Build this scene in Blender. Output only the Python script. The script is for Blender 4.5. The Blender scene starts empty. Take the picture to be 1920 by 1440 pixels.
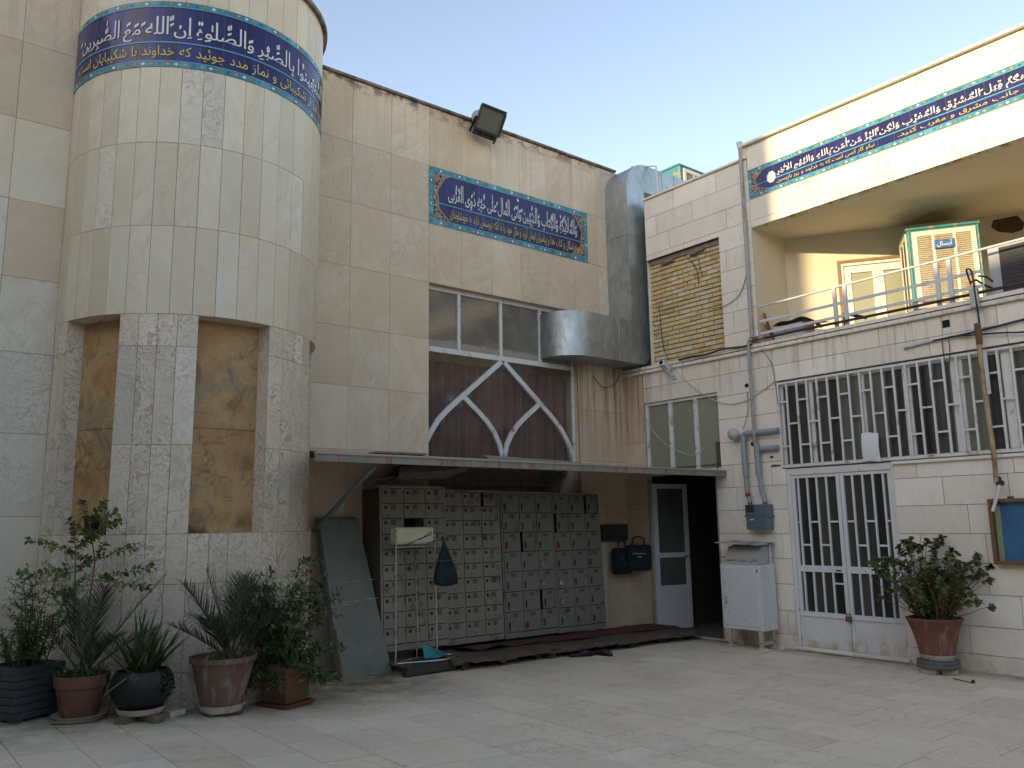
import bpy, math, random
from mathutils import Vector, Matrix, noise as mnoise
R = math.radians
sin, cos, pi = math.sin, math.cos, math.pi
rng = random.Random(7)
scn = bpy.context.scene
COL = scn.collection

# ------------------------------------------------------------ camera, sky, sun
EYE = 1.55
cam_d = bpy.data.cameras.new('camera'); cam = bpy.data.objects.new('camera', cam_d); COL.objects.link(cam)
scn.camera = cam
cam_d.sensor_fit = 'HORIZONTAL'; cam_d.sensor_width = 36.0; cam_d.lens = 36.0*1547.39/1920.0
cam_d.clip_start = 0.05; cam_d.clip_end = 2000
yaw, pit, rol = R(38.9329), R(9.59038), R(-0.86272)
fw = Vector((sin(yaw)*cos(pit), cos(yaw)*cos(pit), sin(pit)))
rt0 = Vector((cos(yaw), -sin(yaw), 0)); up0 = rt0.cross(fw)
rt = cos(rol)*rt0 + sin(rol)*up0; up = -sin(rol)*rt0 + cos(rol)*up0
M = Matrix((rt, up, -fw)).transposed().to_4x4(); M.translation = (0, 0, EYE)
cam.matrix_world = M

SUN_EL, SUN_AZ = 14.5, 262.3        # azimuth clockwise from +Y, where the sun stands
world = bpy.data.worlds.new('World'); scn.world = world; world.use_nodes = True
wn = world.node_tree; bg = wn.nodes['Background']
sky = wn.nodes.new('ShaderNodeTexSky'); sky.sky_type = 'NISHITA'; sky.sun_disc = False
sky.sun_elevation = R(SUN_EL); sky.sun_rotation = R(SUN_AZ); sky.altitude = 1100
sky.air_density = 1.0; sky.dust_density = 1.25; sky.ozone_density = 1.0
tintn = wn.nodes.new('ShaderNodeMix'); tintn.data_type = 'RGBA'; tintn.blend_type = 'MULTIPLY'; tintn.inputs[0].default_value = 1
wn.links.new(sky.outputs[0], tintn.inputs[6]); tintn.inputs[7].default_value = (1.165,0.96,0.825,1)
wn.links.new(tintn.outputs[2], bg.inputs[0]); bg.inputs[1].default_value = 0.12
sl = bpy.data.lights.new('sun', 'SUN'); so = bpy.data.objects.new('sun', sl); COL.objects.link(so)
sl.energy = 1.75; sl.angle = R(0.55); sl.color = (1.0, 0.77, 0.46)
sv = Vector((sin(R(SUN_AZ))*cos(R(SUN_EL)), cos(R(SUN_AZ))*cos(R(SUN_EL)), sin(R(SUN_EL))))
so.rotation_euler = sv.to_track_quat('Z', 'Y').to_euler(); so.location = (-20, -5, 15)
scn.view_settings.view_transform = 'Standard'; scn.view_settings.look = 'None'
scn.view_settings.gamma = 1; scn.view_settings.exposure = 1.93
scn.cycles.max_bounces = 8; scn.cycles.transparent_max_bounces = 12
scn.cycles.use_denoising = True

# ------------------------------------------------------------ helpers
def gz(x):            # the courtyard floor rises gently towards the left
    t = 3.9 - x
    if t <= 0: return 0.0
    t = min(t, 4.6)
    return 0.05*(t*t/(t+0.35))

def tag(o, label=None, cat=None, group=None, kind=None):
    if label: o['label'] = label
    if cat: o['category'] = cat
    if group: o['group'] = group
    if kind: o['kind'] = kind
    return o

def thing(name, label, cat, loc=(0, 0, 0), rotz=0.0, group=None):
    o = bpy.data.objects.new(name, None); COL.objects.link(o)
    o.location = loc; o.rotation_euler = (0, 0, rotz); o.empty_display_size = 0.1
    return tag(o, label, cat, group)

class MB:
    """collects faces; build() links them as ONE mesh object"""
    def __init__(s): s.v = []; s.f = []; s.m = []; s.r = []; s.s = []
    def add(s, vs, fs, mat=0, rnd=None, smooth=False):
        b = len(s.v); s.v += [tuple(p) for p in vs]
        if rnd is None: rnd = (0.5, 0.5, 0.5)
        for f in fs:
            s.f.append([b+i for i in f]); s.m.append(mat); s.r.append(rnd); s.s.append(smooth)
        return s
    def quad(s, a, b, c, d, mat=0, rnd=None): return s.add([a, b, c, d], [(0, 1, 2, 3)], mat, rnd)
    def box(s, x0, x1, y0, y1, z0, z1, mat=0, rnd=None, T=None):
        vs = [Vector((x, y, z)) for z in (z0, z1) for y in (y0, y1) for x in (x0, x1)]
        if T: vs = [T @ p for p in vs]
        return s.add(vs, [(0, 2, 3, 1), (4, 5, 7, 6), (0, 1, 5, 4), (2, 6, 7, 3), (0, 4, 6, 2), (1, 3, 7, 5)], mat, rnd)
    def bar(s, p, q, w, h, mat=0, upv=(0, 0, 1), rnd=None):
        p = Vector(p); q = Vector(q); d = (q-p).normalized(); u = Vector(upv)
        if abs(d.dot(u)) > 0.98: u = Vector((0, 1, 0))
        a = d.cross(u).normalized(); b = a.cross(d)
        vs = [c + a*(i*w/2) + b*(j*h/2) for c in (p, q) for i, j in ((-1, -1), (1, -1), (1, 1), (-1, 1))]
        return s.add(vs, [(3, 2, 1, 0), (4, 5, 6, 7), (0, 1, 5, 4), (1, 2, 6, 5), (2, 3, 7, 6), (3, 0, 4, 7)], mat, rnd)
    def tube(s, pts, r, n=8, mat=0, cap=True, rnd=None):
        pts = [Vector(p) for p in pts]; rs = r if isinstance(r, (list, tuple)) else [r]*len(pts)
        vs = []; fs = []; prev = None
        for i, p in enumerate(pts):
            d = (pts[min(i+1, len(pts)-1)] - pts[max(i-1, 0)])
            d = d.normalized() if d.length > 1e-9 else Vector((0, 0, 1))
            if prev is None:
                a = d.orthogonal().normalized()
            else:
                a = prev - d*prev.dot(d); a = a.normalized() if a.length > 1e-6 else d.orthogonal().normalized()
            prev = a; b = d.cross(a)
            for k in range(n):
                t = 2*pi*k/n; vs.append(p + (a*cos(t)+b*sin(t))*rs[i])
        for i in range(len(pts)-1):
            for k in range(n):
                fs.append((i*n+k, i*n+(k+1) % n, (i+1)*n+(k+1) % n, (i+1)*n+k))
        s.add(vs, fs, mat, rnd, True)
        if cap and n > 2:
            s.add(vs[:n], [tuple(range(n))[::-1]], mat, rnd); s.add(vs[-n:], [tuple(range(n))], mat, rnd)
        return s
    def lathe(s, prof, c=(0, 0, 0), n=32, mat=0, a0=0.0, a1=2*pi, ribs=0, ribd=0.0, smooth=True):
        full = abs(a1-a0-2*pi) < 1e-6; k = n if full else n+1
        vs = []; fs = []
        for (r, z) in prof:
            for i in range(k):
                t = a0+(a1-a0)*i/n
                rr = r*(1+ribd*(cos(t*ribs) if ribs else 0))
                vs.append((c[0]+rr*cos(t), c[1]+rr*sin(t), c[2]+z))
        for j in range(len(prof)-1):
            for i in range(n):
                i2 = (i+1) % k
                fs.append((j*k+i, j*k+i2, (j+1)*k+i2, (j+1)*k+i))
        return s.add(vs, fs, mat, None, smooth)
    def prism(s, poly, ext, mat=0, rnd=None):
        n = len(poly); a = [Vector(p) for p in poly]; e = Vector(ext); b = [p+e for p in a]
        fs = [tuple(range(n))[::-1], tuple(range(n, 2*n))] + [(i, (i+1) % n, n+(i+1) % n, n+i) for i in range(n)]
        return s.add(a+b, fs, mat, rnd)
    def sphere(s, c, r, n=16, mat=0, sc=(1, 1, 1)):
        prof = [(max(r*sin(pi*i/(n//2)), 1e-4), -r*cos(pi*i/(n//2))) for i in range(n//2+1)]
        b = len(s.v); s.lathe(prof, (0, 0, 0), n, mat)
        for i in range(b, len(s.v)):
            p = s.v[i]; s.v[i] = (c[0]+p[0]*sc[0], c[1]+p[1]*sc[1], c[2]+p[2]*sc[2])
        return s
    def build(s, name, mats, parent=None, local=False, bevel=0.0, rnd=False, sharp=None):
        if not isinstance(mats, (list, tuple)): mats = [mats]
        off = Vector((0, 0, 0))
        if parent is not None and not local:
            p = parent
            while p is not None: off = off + Vector(p.location); p = p.parent
        me = bpy.data.meshes.new(name)
        me.from_pydata([(x-off.x, y-off.y, z-off.z) for x, y, z in s.v], [], s.f)
        for m in mats: me.materials.append(m)
        me.polygons.foreach_set('material_index', s.m); me.polygons.foreach_set('use_smooth', s.s)
        if rnd:
            at = me.color_attributes.new('rnd', 'FLOAT_COLOR', 'CORNER'); buf = []
            for f, c in zip(s.f, s.r): buf += [c[0], c[1], c[2], 1.0]*len(f)
            at.data.foreach_set('color', buf)
        me.update()
        if sharp:
            me.polygons.foreach_set("use_smooth", [True]*len(s.f)); me.set_sharp_from_angle(angle=R(sharp))
        o = bpy.data.objects.new(name, me); COL.objects.link(o)
        if parent is not None: o.parent = parent
        if bevel:
            b = o.modifiers.new('bevel', 'BEVEL'); b.width = bevel; b.segments = 2; b.limit_method = 'ANGLE'; b.angle_limit = R(40)
        return o

def copy_tree(o, parent=None):
    c = o.copy(); COL.objects.link(c)
    if parent is not None: c.parent = parent
    for ch in list(o.children): copy_tree(ch, c)
    return c
def rv(): return (rng.random(), rng.random(), rng.random())

# ------------------------------------------------------------ materials
class N:
    def __init__(s, name):
        s.m = bpy.data.materials.new(name); s.m.use_nodes = True
        s.t = s.m.node_tree; s.b = s.t.nodes['Principled BSDF']; s.out = s.t.nodes['Material Output']
    def new(s, typ, **kw):
        n = s.t.nodes.new(typ)
        for k, v in kw.items():
            if k.startswith('i_'): s.set(n.inputs[int(k[2:])], v)
            else: setattr(n, k, v)
        return n
    def set(s, sock, v):
        if hasattr(v, 'is_output') or hasattr(v, 'links'): s.t.links.new(v, sock)
        else: sock.default_value = v
    def coords(s, mode='Object', objrnd=False, rnd=False):
        c = s.new('ShaderNodeTexCoord').outputs[mode]
        if objrnd:
            oi = s.new('ShaderNodeObjectInfo').outputs['Random']
            mul = s.new('ShaderNodeMath', operation='MULTIPLY', i_0=oi, i_1=41.0).outputs[0]
            c = s.new('ShaderNodeVectorMath', operation='ADD', i_0=c, i_1=mul).outputs[0]
        if rnd:
            a = s.new('ShaderNodeAttribute', attribute_name='rnd').outputs['Color']
            sc = s.new('ShaderNodeVectorMath', operation='SCALE', i_0=a); sc.inputs['Scale'].default_value = 37.0
            c = s.new('ShaderNodeVectorMath', operation='ADD', i_0=c, i_1=sc.outputs[0]).outputs[0]
        return c
    def scale(s, c, v): return s.new('ShaderNodeMapping', vector_type='POINT', i_0=c, i_3=v).outputs[0]
    def noise(s, c, scale, detail=4, rough=0.55, dist=0.0):
        n = s.new('ShaderNodeTexNoise'); s.t.links.new(c, n.inputs['Vector'])
        n.inputs['Scale'].default_value = scale; n.inputs['Detail'].default_value = detail
        n.inputs['Roughness'].default_value = rough; n.inputs['Distortion'].default_value = dist
        return n.outputs['Fac']
    def ramp(s, f, stops, interp='LINEAR'):
        r = s.new('ShaderNodeValToRGB'); cr = r.color_ramp; cr.interpolation = interp
        while len(cr.elements) < len(stops): cr.elements.new(0.5)
        for e, (p, c) in zip(cr.elements, stops):
            e.position = p
            e.color = (c, c, c, 1) if isinstance(c, (int, float)) else (*c, 1)
        s.t.links.new(f, r.inputs[0]); return r.outputs[0]
    def mix(s, f, a, b, blend='MIX'):
        n = s.new('ShaderNodeMix', data_type='RGBA', blend_type=blend)
        s.set(n.inputs[0], f)
        for i, v in ((6, a), (7, b)):
            if isinstance(v, tuple): v = (*v[:3], 1)
            s.set(n.inputs[i], v)
        return n.outputs[2]
    def math(s, op, a, b=0.0):
        return s.new('ShaderNodeMath', operation=op, i_0=a, i_1=b).outputs[0]
    def bump(s, h, strength=0.2, dist=0.01):
        b = s.new('ShaderNodeBump'); b.inputs['Strength'].default_value = strength; b.inputs['Distance'].default_value = dist
        s.t.links.new(h, b.inputs['Height']); s.t.links.new(b.outputs[0], s.b.inputs['Normal'])
    def done(s, col, rough=0.6, metal=0.0, spec=0.5):
        if isinstance(col, tuple): col = (*col[:3], 1)
        s.set(s.b.inputs['Base Color'], col); s.set(s.b.inputs['Roughness'], rough)
        s.b.inputs['Metallic'].default_value = metal; s.b.inputs['Specular IOR Level'].default_value = spec
        return s.m

def plain(name, col, rough=0.6, metal=0.0, var=0.18, scale=6.0, dirt=None, dirt_amt=0.0, streak=False, bump=0.0, objrnd=True, dscale=5.0, spec=0.5):
    n = N(name); c = n.coords(objrnd=objrnd)
    f = n.noise(c, scale, 5, 0.6)
    lo = tuple(x*(1-var) for x in col); hi = tuple(min(1, x*(1+var)) for x in col)
    k = n.ramp(f, [(0.25, lo), (0.75, hi)])
    if dirt is not None:
        cc = n.scale(c, (6.0, 6.0, 0.8)) if streak else c
        g = n.noise(cc, dscale, 6, 0.65)
        mk = n.ramp(g, [(0.62-dirt_amt*0.35, 0.0), (0.74-dirt_amt*0.25, 1.0)])
        k = n.mix(mk, k, dirt)
    if bump: n.bump(n.noise(c, scale*6, 3), bump, 0.004)
    r = n.ramp(n.noise(c, scale*1.7, 3), [(0.3, max(rough-0.1, 0.03)), (0.7, min(rough+0.1, 1))])
    return n.done(k, r, metal, spec)

def stone(name, base, alt, pale, vein, veinamt=0.5, stains=None, rough=0.45):
    """sawn stone cladding: every slab has its own tint and its own piece of veining"""
    n = N(name); c = n.coords(rnd=True)
    at = n.new('ShaderNodeAttribute', attribute_name='rnd'); sep = n.new('ShaderNodeSeparateColor', i_0=at.outputs['Color'])
    r1, r2, r3 = sep.outputs
    tint = n.ramp(r1, [(0.0, pale), (0.45, base), (1.0, alt)])
    big = n.noise(n.scale(c, (1.0, 1.0, 0.55)), 1.6, 5, 0.6, 1.2)
    k = n.mix(n.ramp(big, [(0.35, 0.0), (0.75, 0.85)]), tint, alt)
    k = n.mix(n.ramp(n.noise(c, 2.3, 4, 0.6, 0.8), [(0.5, 0.0), (0.8, 0.7)]), k, pale)
    rot = n.new('ShaderNodeVectorRotate', rotation_type='AXIS_ANGLE', i_0=c, i_2=(1.0, 1.0, 0.4), i_3=n.math('MULTIPLY', r3, 5.0)).outputs[0]
    strat = n.noise(n.scale(rot, (0.7, 0.7, 4.5)), 1.8, 6, 0.62, 1.0)      # slanting strata, different in every slab
    k = n.mix(n.math('MULTIPLY', n.ramp(strat, [(0.42, 0.0), (0.62, 0.85)]), n.math('ADD', n.math('MULTIPLY', r2, 0.8), 0.15)), k, alt)
    k = n.mix(n.math('MULTIPLY', n.ramp(strat, [(0.26, 0.8), (0.42, 0.0)]), 0.7), k, pale)
    v = n.noise(n.scale(c, (1.6, 1.6, 0.7)), 1.5, 6, 0.62, 1.8)
    va = n.math('ABSOLUTE', n.math('SUBTRACT', v, 0.5))
    vm = n.math('MULTIPLY', n.ramp(va, [(0.0, 1.0), (0.022, 0.0)]), n.math('MULTIPLY', r2, veinamt))
    k = n.mix(vm, k, vein)
    sp = n.noise(c, 55, 3, 0.7)
    k = n.mix(n.ramp(sp, [(0.3, 0.22), (0.6, 0.0)]), k, tuple(x*0.72 for x in base))
    val = n.ramp(r3, [(0.0, 0.93), (1.0, 1.05)])
    k = n.mix(1.0, k, val, 'MULTIPLY')
    if stains: k = stains(n, k)
    n.bump(n.noise(c, 30, 4), 0.06, 0.004)
    return n.done(k, n.ramp(n.noise(c, 9, 3), [(0.3, rough-0.08), (0.7, rough+0.15)]))

def swirl(name, a, b, cc, rough=0.45):
    """strongly figured travertine: folded bands"""
    n = N(name); c = n.coords(rnd=True)
    at = n.new('ShaderNodeAttribute', attribute_name='rnd'); sep = n.new('ShaderNodeSeparateColor', i_0=at.outputs['Color'])
    w = n.new('ShaderNodeTexNoise'); n.t.links.new(c, w.inputs['Vector']); w.inputs['Scale'].default_value = 3.2; w.inputs['Detail'].default_value = 3
    d = n.new('ShaderNodeVectorMath', operation='MULTIPLY_ADD', i_0=w.outputs['Color'], i_1=(0.75, 0.75, 0.75), i_2=c).outputs[0]
    f = n.noise(d, 4.0, 5, 0.5, 1.0)
    s = n.math('SINE', n.math('MULTIPLY', f, 52.0))
    k = n.ramp(n.math('ADD', n.math('MULTIPLY', s, 0.5), 0.5), [(0.0, b), (0.14, tuple((x*1.2+y*.8)/2 for x, y in zip(a, b))), (0.42, a), (1.0, cc)])
    soft = n.ramp(n.noise(c, 1.7, 3), [(0.38, 0.75), (0.65, 0.1)])
    k = n.mix(soft, k, a)
    k = n.mix(1.0, k, n.ramp(sep.outputs[2], [(0.0, 0.86), (1.0, 1.08)]), 'MULTIPLY')
    n.bump(n.noise(c, 30, 4), 0.05, 0.004)
    return n.done(k, rough)

def pos_sep(n):
    return n.new('ShaderNodeSeparateXYZ', i_0=n.new('ShaderNodeNewGeometry').outputs['Position']).outputs
def band(n, v, a, b, c, d):   # 0 below a, 1 between b and c, 0 above d
    lo = n.new('ShaderNodeMapRange', i_0=v, i_1=a, i_2=b, i_3=0.0, i_4=1.0).outputs[0]
    hi = n.new('ShaderNodeMapRange', i_0=v, i_1=c, i_2=d, i_3=1.0, i_4=0.0).outputs[0]
    return n.math('MULTIPLY', lo, hi)
def hall_stains(n, k):
    x, y, z = pos_sep(n)
    p = n.new('ShaderNodeNewGeometry').outputs['Position']
    # soot-brown flaking under the coping
    g = n.noise(n.scale(p, (2.2, 2.2, 3.5)), 3.0, 6, 0.7)
    m = n.math('MULTIPLY', band(n, z, 6.86, 7.03, 8, 9), n.ramp(g, [(0.47, 0.0), (0.56, 1.0)]))
    k = n.mix(m, k, (0.10, 0.055, 0.035))
    # thin runs below it
    g2 = n.noise(n.scale(p, (9.0, 9.0, 0.35)), 2.0, 4, 0.6)
    m2 = n.math('MULTIPLY', band(n, z, 5.9, 7.0, 8, 9), n.ramp(g2, [(0.5, 0.0), (0.75, 0.38)]))
    k = n.mix(m2, k, (0.25, 0.155, 0.085))
    # rust runs on the pier under the air duct
    g3 = n.noise(n.scale(p, (11.0, 11.0, 0.4)), 1.6, 5, 0.65)
    m3 = n.math('MULTIPLY', n.math('MULTIPLY', band(n, x, 8.14, 8.2, 9.2, 9.3), band(n, z, 2.3, 3.3, 3.9, 4.1)), n.ramp(g3, [(0.42, 0.0), (0.66, 0.85)]))
    return n.mix(m3, k, (0.22, 0.11, 0.055))
def side_stains(n, k):
    x, y, z = pos_sep(n); p = n.new('ShaderNodeNewGeometry').outputs['Position']
    g = n.noise(p, 1.1, 5, 0.6)
    k = n.mix(n.ramp(g, [(0.55, 0.0), (0.8, 0.4)]), k, (0.52, 0.43, 0.29))
    gb = n.noise(n.scale(p, (3.0, 3.0, 0.7)), 1.5, 6, 0.7)
    k = n.mix(n.ramp(gb, [(0.58, 0.0), (0.74, 0.26)]), k, (0.40, 0.33, 0.24))
    g2 = n.noise(n.scale(p, (8.0, 8.0, 0.5)), 2.2, 5, 0.65)
    m2 = n.math('MULTIPLY', band(n, z, 3.0, 3.6, 3.72, 3.9), n.ramp(g2, [(0.52, 0.0), (0.74, 0.7)]))
    k = n.mix(m2, k, (0.26, 0.15, 0.08))
    m3 = n.math('MULTIPLY', band(n, z, -1, -0.9, 0.02, 0.5), n.ramp(n.noise(p, 3.0, 5, 0.7), [(0.42, 0.0), (0.7, 0.7)]))
    k = n.mix(m3, k, (0.36, 0.27, 0.15))
    g4 = n.noise(n.scale(p, (11.0, 11.0, 0.4)), 1.6, 5, 0.65)
    m4 = n.math('MULTIPLY', n.math('MULTIPLY', band(n, y, 8.0, 8.25, 9, 9.1), band(n, z, 2.3, 3.3, 3.72, 3.9)), n.ramp(g4, [(0.42, 0.0), (0.66, 0.85)]))
    return n.mix(m4, k, (0.22, 0.11, 0.055))

def pave_stains(n, k):
    p = n.new('ShaderNodeNewGeometry').outputs['Position']; x, y, z = pos_sep(n)
    k = n.mix(n.ramp(n.noise(p, 0.55, 5, 0.6), [(0.45, 0.0), (0.75, 0.34)]), k, (0.44, 0.36, 0.26))
    k = n.mix(n.ramp(n.noise(p, 2.6, 6, 0.7), [(0.58, 0.0), (0.72, 0.42)]), k, (0.34, 0.27, 0.19))
    k = n.mix(n.ramp(n.noise(p, 16, 4, 0.7), [(0.63, 0.0), (0.70, 0.5)]), k, (0.27, 0.20, 0.14))
    # noisy grime by pots and walls, painted darker to double as contact shade
    e = n.math('MULTIPLY', band(n, y, 6.3, 7.6, 20, 21), band(n, x, -1, 0.5, 4.6, 5.2))
    e2 = band(n, x, 8.75, 9.1, 20, 21)
    g = n.ramp(n.noise(p, 4, 6, 0.7), [(0.35, 0.0), (0.65, 0.8)])
    k = n.mix(n.math('MULTIPLY', n.math('MAXIMUM', e, e2), n.ramp(n.noise(p, 4, 6, 0.7), [(0.28, 0.0), (0.58, 0.85)])), k, (0.12, 0.09, 0.06))
    return k
M_CREAM = stone('cream_stone', (0.655, 0.55, 0.41), (0.60, 0.455, 0.305), (0.71, 0.63, 0.505), (0.44, 0.31, 0.19), 0.5, hall_stains)
M_TOWER = stone('tower_stone', (0.685, 0.615, 0.475), (0.635, 0.53, 0.38), (0.725, 0.68, 0.56), (0.48, 0.37, 0.24), 0.4)
M_SWIRL = swirl('figured_travertine', (0.66, 0.565, 0.435), (0.36, 0.255, 0.17), (0.74, 0.665, 0.54))
M_SWIRLP = swirl('pale_figured_travertine', (0.62, 0.56, 0.45), (0.45, 0.375, 0.285), (0.67, 0.625, 0.52))
M_WHITE = stone('white_stone', (0.80, 0.77, 0.665), (0.76, 0.70, 0.57), (0.82, 0.80, 0.73), (0.58, 0.47, 0.33), 0.35, side_stains)
M_PAVE = stone('paving_stone', (0.77, 0.675, 0.525), (0.735, 0.62, 0.46), (0.785, 0.705, 0.57), (0.42, 0.31, 0.21), 0.6, pave_stains, 0.62)
M_JOINT = plain('mortar_joint', (0.17, 0.15, 0.125), 0.9)
M_JOINTL = plain('pale_mortar_joint', (0.12, 0.105, 0.085), 0.9)
M_COPING = plain('rusty_coping', (0.20, 0.15, 0.12), 0.8, var=0.4, scale=9, dirt=(0.08, 0.045, 0.03), dirt_amt=0.4)
M_PLASTER = plain('cream_plaster', (0.66, 0.585, 0.44), 0.85, var=0.05, scale=2, objrnd=False)
M_WPAINT = plain('white_paint', (0.66, 0.66, 0.63), 0.42, var=0.06, dirt=(0.30, 0.17, 0.08), dirt_amt=0.12)
M_WMETAL = plain('grey_white_metal', (0.60, 0.625, 0.62), 0.4, var=0.06, dirt=(0.40, 0.30, 0.18), dirt_amt=-0.12)
M_GALV = None
def galv():
    n = N('galvanised_steel'); c = n.coords()
    v = n.new('ShaderNodeTexVoronoi'); n.t.links.new(n.scale(c, (1, 1, 0.5)), v.inputs['Vector']); v.inputs['Scale'].default_value = 14
    sv_ = n.new('ShaderNodeSeparateColor', i_0=v.outputs['Color']).outputs[0]
    k = n.mix(0.22, n.ramp(n.noise(c, 2.2, 5, 0.6), [(0.3, (0.34, 0.385, 0.40)), (0.7, (0.46, 0.50, 0.51))]), sv_, 'SOFT_LIGHT')
    k = n.mix(n.ramp(n.noise(n.scale(c, (5, 5, 0.5)), 2, 5), [(0.55, 0.0), (0.8, 0.35)]), k, (0.25, 0.26, 0.26))
    return n.done(k, n.ramp(n.noise(c, 6, 3), [(0.3, 0.34), (0.7, 0.52)]), 0.85)
M_GALV = galv()
M_DARKM = plain('dark_metal', (0.03, 0.03, 0.032), 0.5, var=0.3)
M_BLACK = plain('black_void', (0.006, 0.006, 0.006), 0.9)
M_RUST = plain('rusty_steel', (0.16, 0.075, 0.04), 0.85, var=0.5, scale=20)
M_TEAL = plain('teal_painted_metal', (0.045, 0.20, 0.215), 0.5, var=0.15, dirt=(0.30, 0.25, 0.17), dirt_amt=0.22)
M_CHROME = plain('chromed_tube', (0.55, 0.56, 0.57), 0.25, 0.9, var=0.1)
M_WOOD = plain('grey_wood', (0.20, 0.17, 0.13), 0.8, var=0.35, scale=8)
M_BRICKRED = plain('red_brick', (0.26, 0.12, 0.07), 0.9, var=0.3, scale=12)
M_CABLE = plain('black_cable', (0.02, 0.02, 0.02), 0.5)
M_CABLEW = plain('pale_cable', (0.45, 0.43, 0.38), 0.6)

def glassmat(name, tint=(0.75, 0.78, 0.76), refl=0.12, dust=0.15):
    n = N(name); c = n.coords()
    tr = n.new('ShaderNodeBsdfTransparent', i_0=(*tint, 1)); gl = n.new('ShaderNodeBsdfGlossy', i_0=(0.8, 0.85, 0.9, 1), i_1=0.06)
    df = n.new('ShaderNodeBsdfDiffuse', i_0=(0.35, 0.32, 0.27, 1))
    m1 = n.new('ShaderNodeMixShader', i_0=refl, i_1=tr.outputs[0], i_2=gl.outputs[0])
    dm = n.ramp(n.noise(c, 3, 6, 0.7), [(0.3, dust*0.4), (0.8, dust*1.6)])
    m2 = n.new('ShaderNodeMixShader', i_0=dm, i_1=m1.outputs[0], i_2=df.outputs[0])
    n.t.links.new(m2.outputs[0], n.out.inputs[0]); return n.m
M_GLASS = glassmat('dusty_glass')
def frosted(name, a, b, rough=0.25):
    n = N(name); c = n.coords(rnd=True)
    at = n.new('ShaderNodeAttribute', attribute_name='rnd'); sep = n.new('ShaderNodeSeparateColor', i_0=at.outputs['Color'])
    k = n.ramp(n.math('ADD', n.math('MULTIPLY', sep.outputs[0], 0.75), n.math('MULTIPLY', n.noise(n.scale(c, (3, 3, 0.5)), 2.0, 3), 0.3)), [(0.15, a), (0.95, b)])
    w = n.new('ShaderNodeTexWave'); w.bands_direction = 'Z'; w.inputs['Scale'].default_value = 26; w.inputs['Distortion'].default_value = 0.3
    n.t.links.new(n.coords(), w.inputs['Vector']); n.bump(w.outputs['Fac'], 0.15, 0.004)
    return n.done(k, rough, 0, 0.6)
M_FROST = frosted('ribbed_frosted_glass', (0.018, 0.02, 0.018), (0.20, 0.215, 0.17))
M_FROSTD = frosted('dark_ribbed_glass', (0.012, 0.013, 0.012), (0.07, 0.072, 0.06))
M_FROSTG = frosted('green_grey_glass', (0.23, 0.245, 0.17), (0.31, 0.325, 0.23), 0.3)

def leafmat(name, a, b, c2):
    n = N(name); at = n.new('ShaderNodeAttribute', attribute_name='rnd'); sep = n.new('ShaderNodeSeparateColor', i_0=at.outputs['Color'])
    k = n.ramp(sep.outputs[0], [(0.0, a), (0.65, b), (1.0, c2)])
    k = n.mix(n.ramp(n.noise(n.coords(), 40, 3), [(0.3, 0.0), (0.8, 0.35)]), k, tuple(x*0.6 for x in a))
    n.done(k, 0.5)
    df = n.new('ShaderNodeBsdfTranslucent'); n.set(df.inputs[0], k)
    m = n.new('ShaderNodeMixShader', i_0=0.22, i_1=n.b.outputs[0], i_2=df.outputs[0])
    n.t.links.new(m.outputs[0], n.out.inputs[0]); return n.m

# ------------------------------------------------------------ cladding and lettering tools
XB, D = 9.12, 8.60          # street-side faces of the side building (x) and of the hall (y)
TC, TR = (2.665, 8.56), 1.246
def mpA(u, v, d): return (u, D-d, v)
def mpB(u, v, d): return (XB-d, -u, v)
def mpT(u, v, d): return (TC[0]+(TR+d)*cos(u), TC[1]+(TR+d)*sin(u), v)

def cut(rect, holes):
    out = [rect]
    for h in holes:
        nxt = []
        for (a, b, c, d) in out:
            if h[0] >= b or h[1] <= a or h[2] >= d or h[3] <= c: nxt.append((a, b, c, d)); continue
            if h[2] > c: nxt.append((a, b, c, h[2]))
            if h[3] < d: nxt.append((a, b, h[3], d))
            lo, hi = max(c, h[2]), min(d, h[3])
            if h[0] > a: nxt.append((a, h[0], lo, hi))
            if h[1] < b: nxt.append((h[1], b, lo, hi))
        out = nxt
    return [r for r in out if r[1]-r[0] > 1e-3 and r[3]-r[2] > 1e-3]

def slabs(mb, cells, holes, mp, joint, gap=0.0018, depth=0.012, seg=None, gu=None):
    gu = gap if gu is None else gu
    for (u0, u1, v0, v1, mat) in cells:
        rnd = rv(); pro = rng.uniform(-0.0012, 0.0012)
        for (a, b, c, d) in cut((u0, u1, v0, v1), holes):
            A = a+gu if a == u0 else a; B = b-gu if b == u1 else b
            Cc = c+gap if c == v0 else c; Dd = d-gap if d == v1 else d
            n = 1 if not seg else max(1, int(math.ceil((B-A)/seg)))
            us = [A+(B-A)*i/n for i in range(n+1)]
            vs = []
            for u in us: vs += [mp(u, Cc, pro), mp(u, Dd, pro), mp(u, Cc, -depth), mp(u, Dd, -depth)]
            fs = []
            for i in range(n):
                p, q = 4*i, 4*i+4
                fs += [(p, q, q+1, p+1), (p+1, q+1, q+3, p+3), (p+2, q+2, q, p)]
            fs += [(2, 0, 1, 3), (4*n, 4*n+2, 4*n+3, 4*n+1)]
            mb.add(vs, fs, mat, rnd)
            us = [a+(b-a)*i/n for i in range(n+1)]
            for i in range(n):
                mb.add([mp(us[i], c, -depth), mp(us[i+1], c, -depth), mp(us[i+1], d, -depth), mp(us[i], d, -depth)], [(0, 1, 2, 3)], joint, rnd)

def courses(z, umin, umax, lmin, lmax, mat, r):
    cells = []
    for i in range(len(z)-1):
        u = umin - r.random()*lmax*0.8
        while u < umax:
            w = r.uniform(lmin, lmax)
            a, b = max(u, umin), min(u+w, umax)
            if b-a > 0.02: cells.append((a, b, z[i], z[i+1], mat))
            u += w
    return cells

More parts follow.
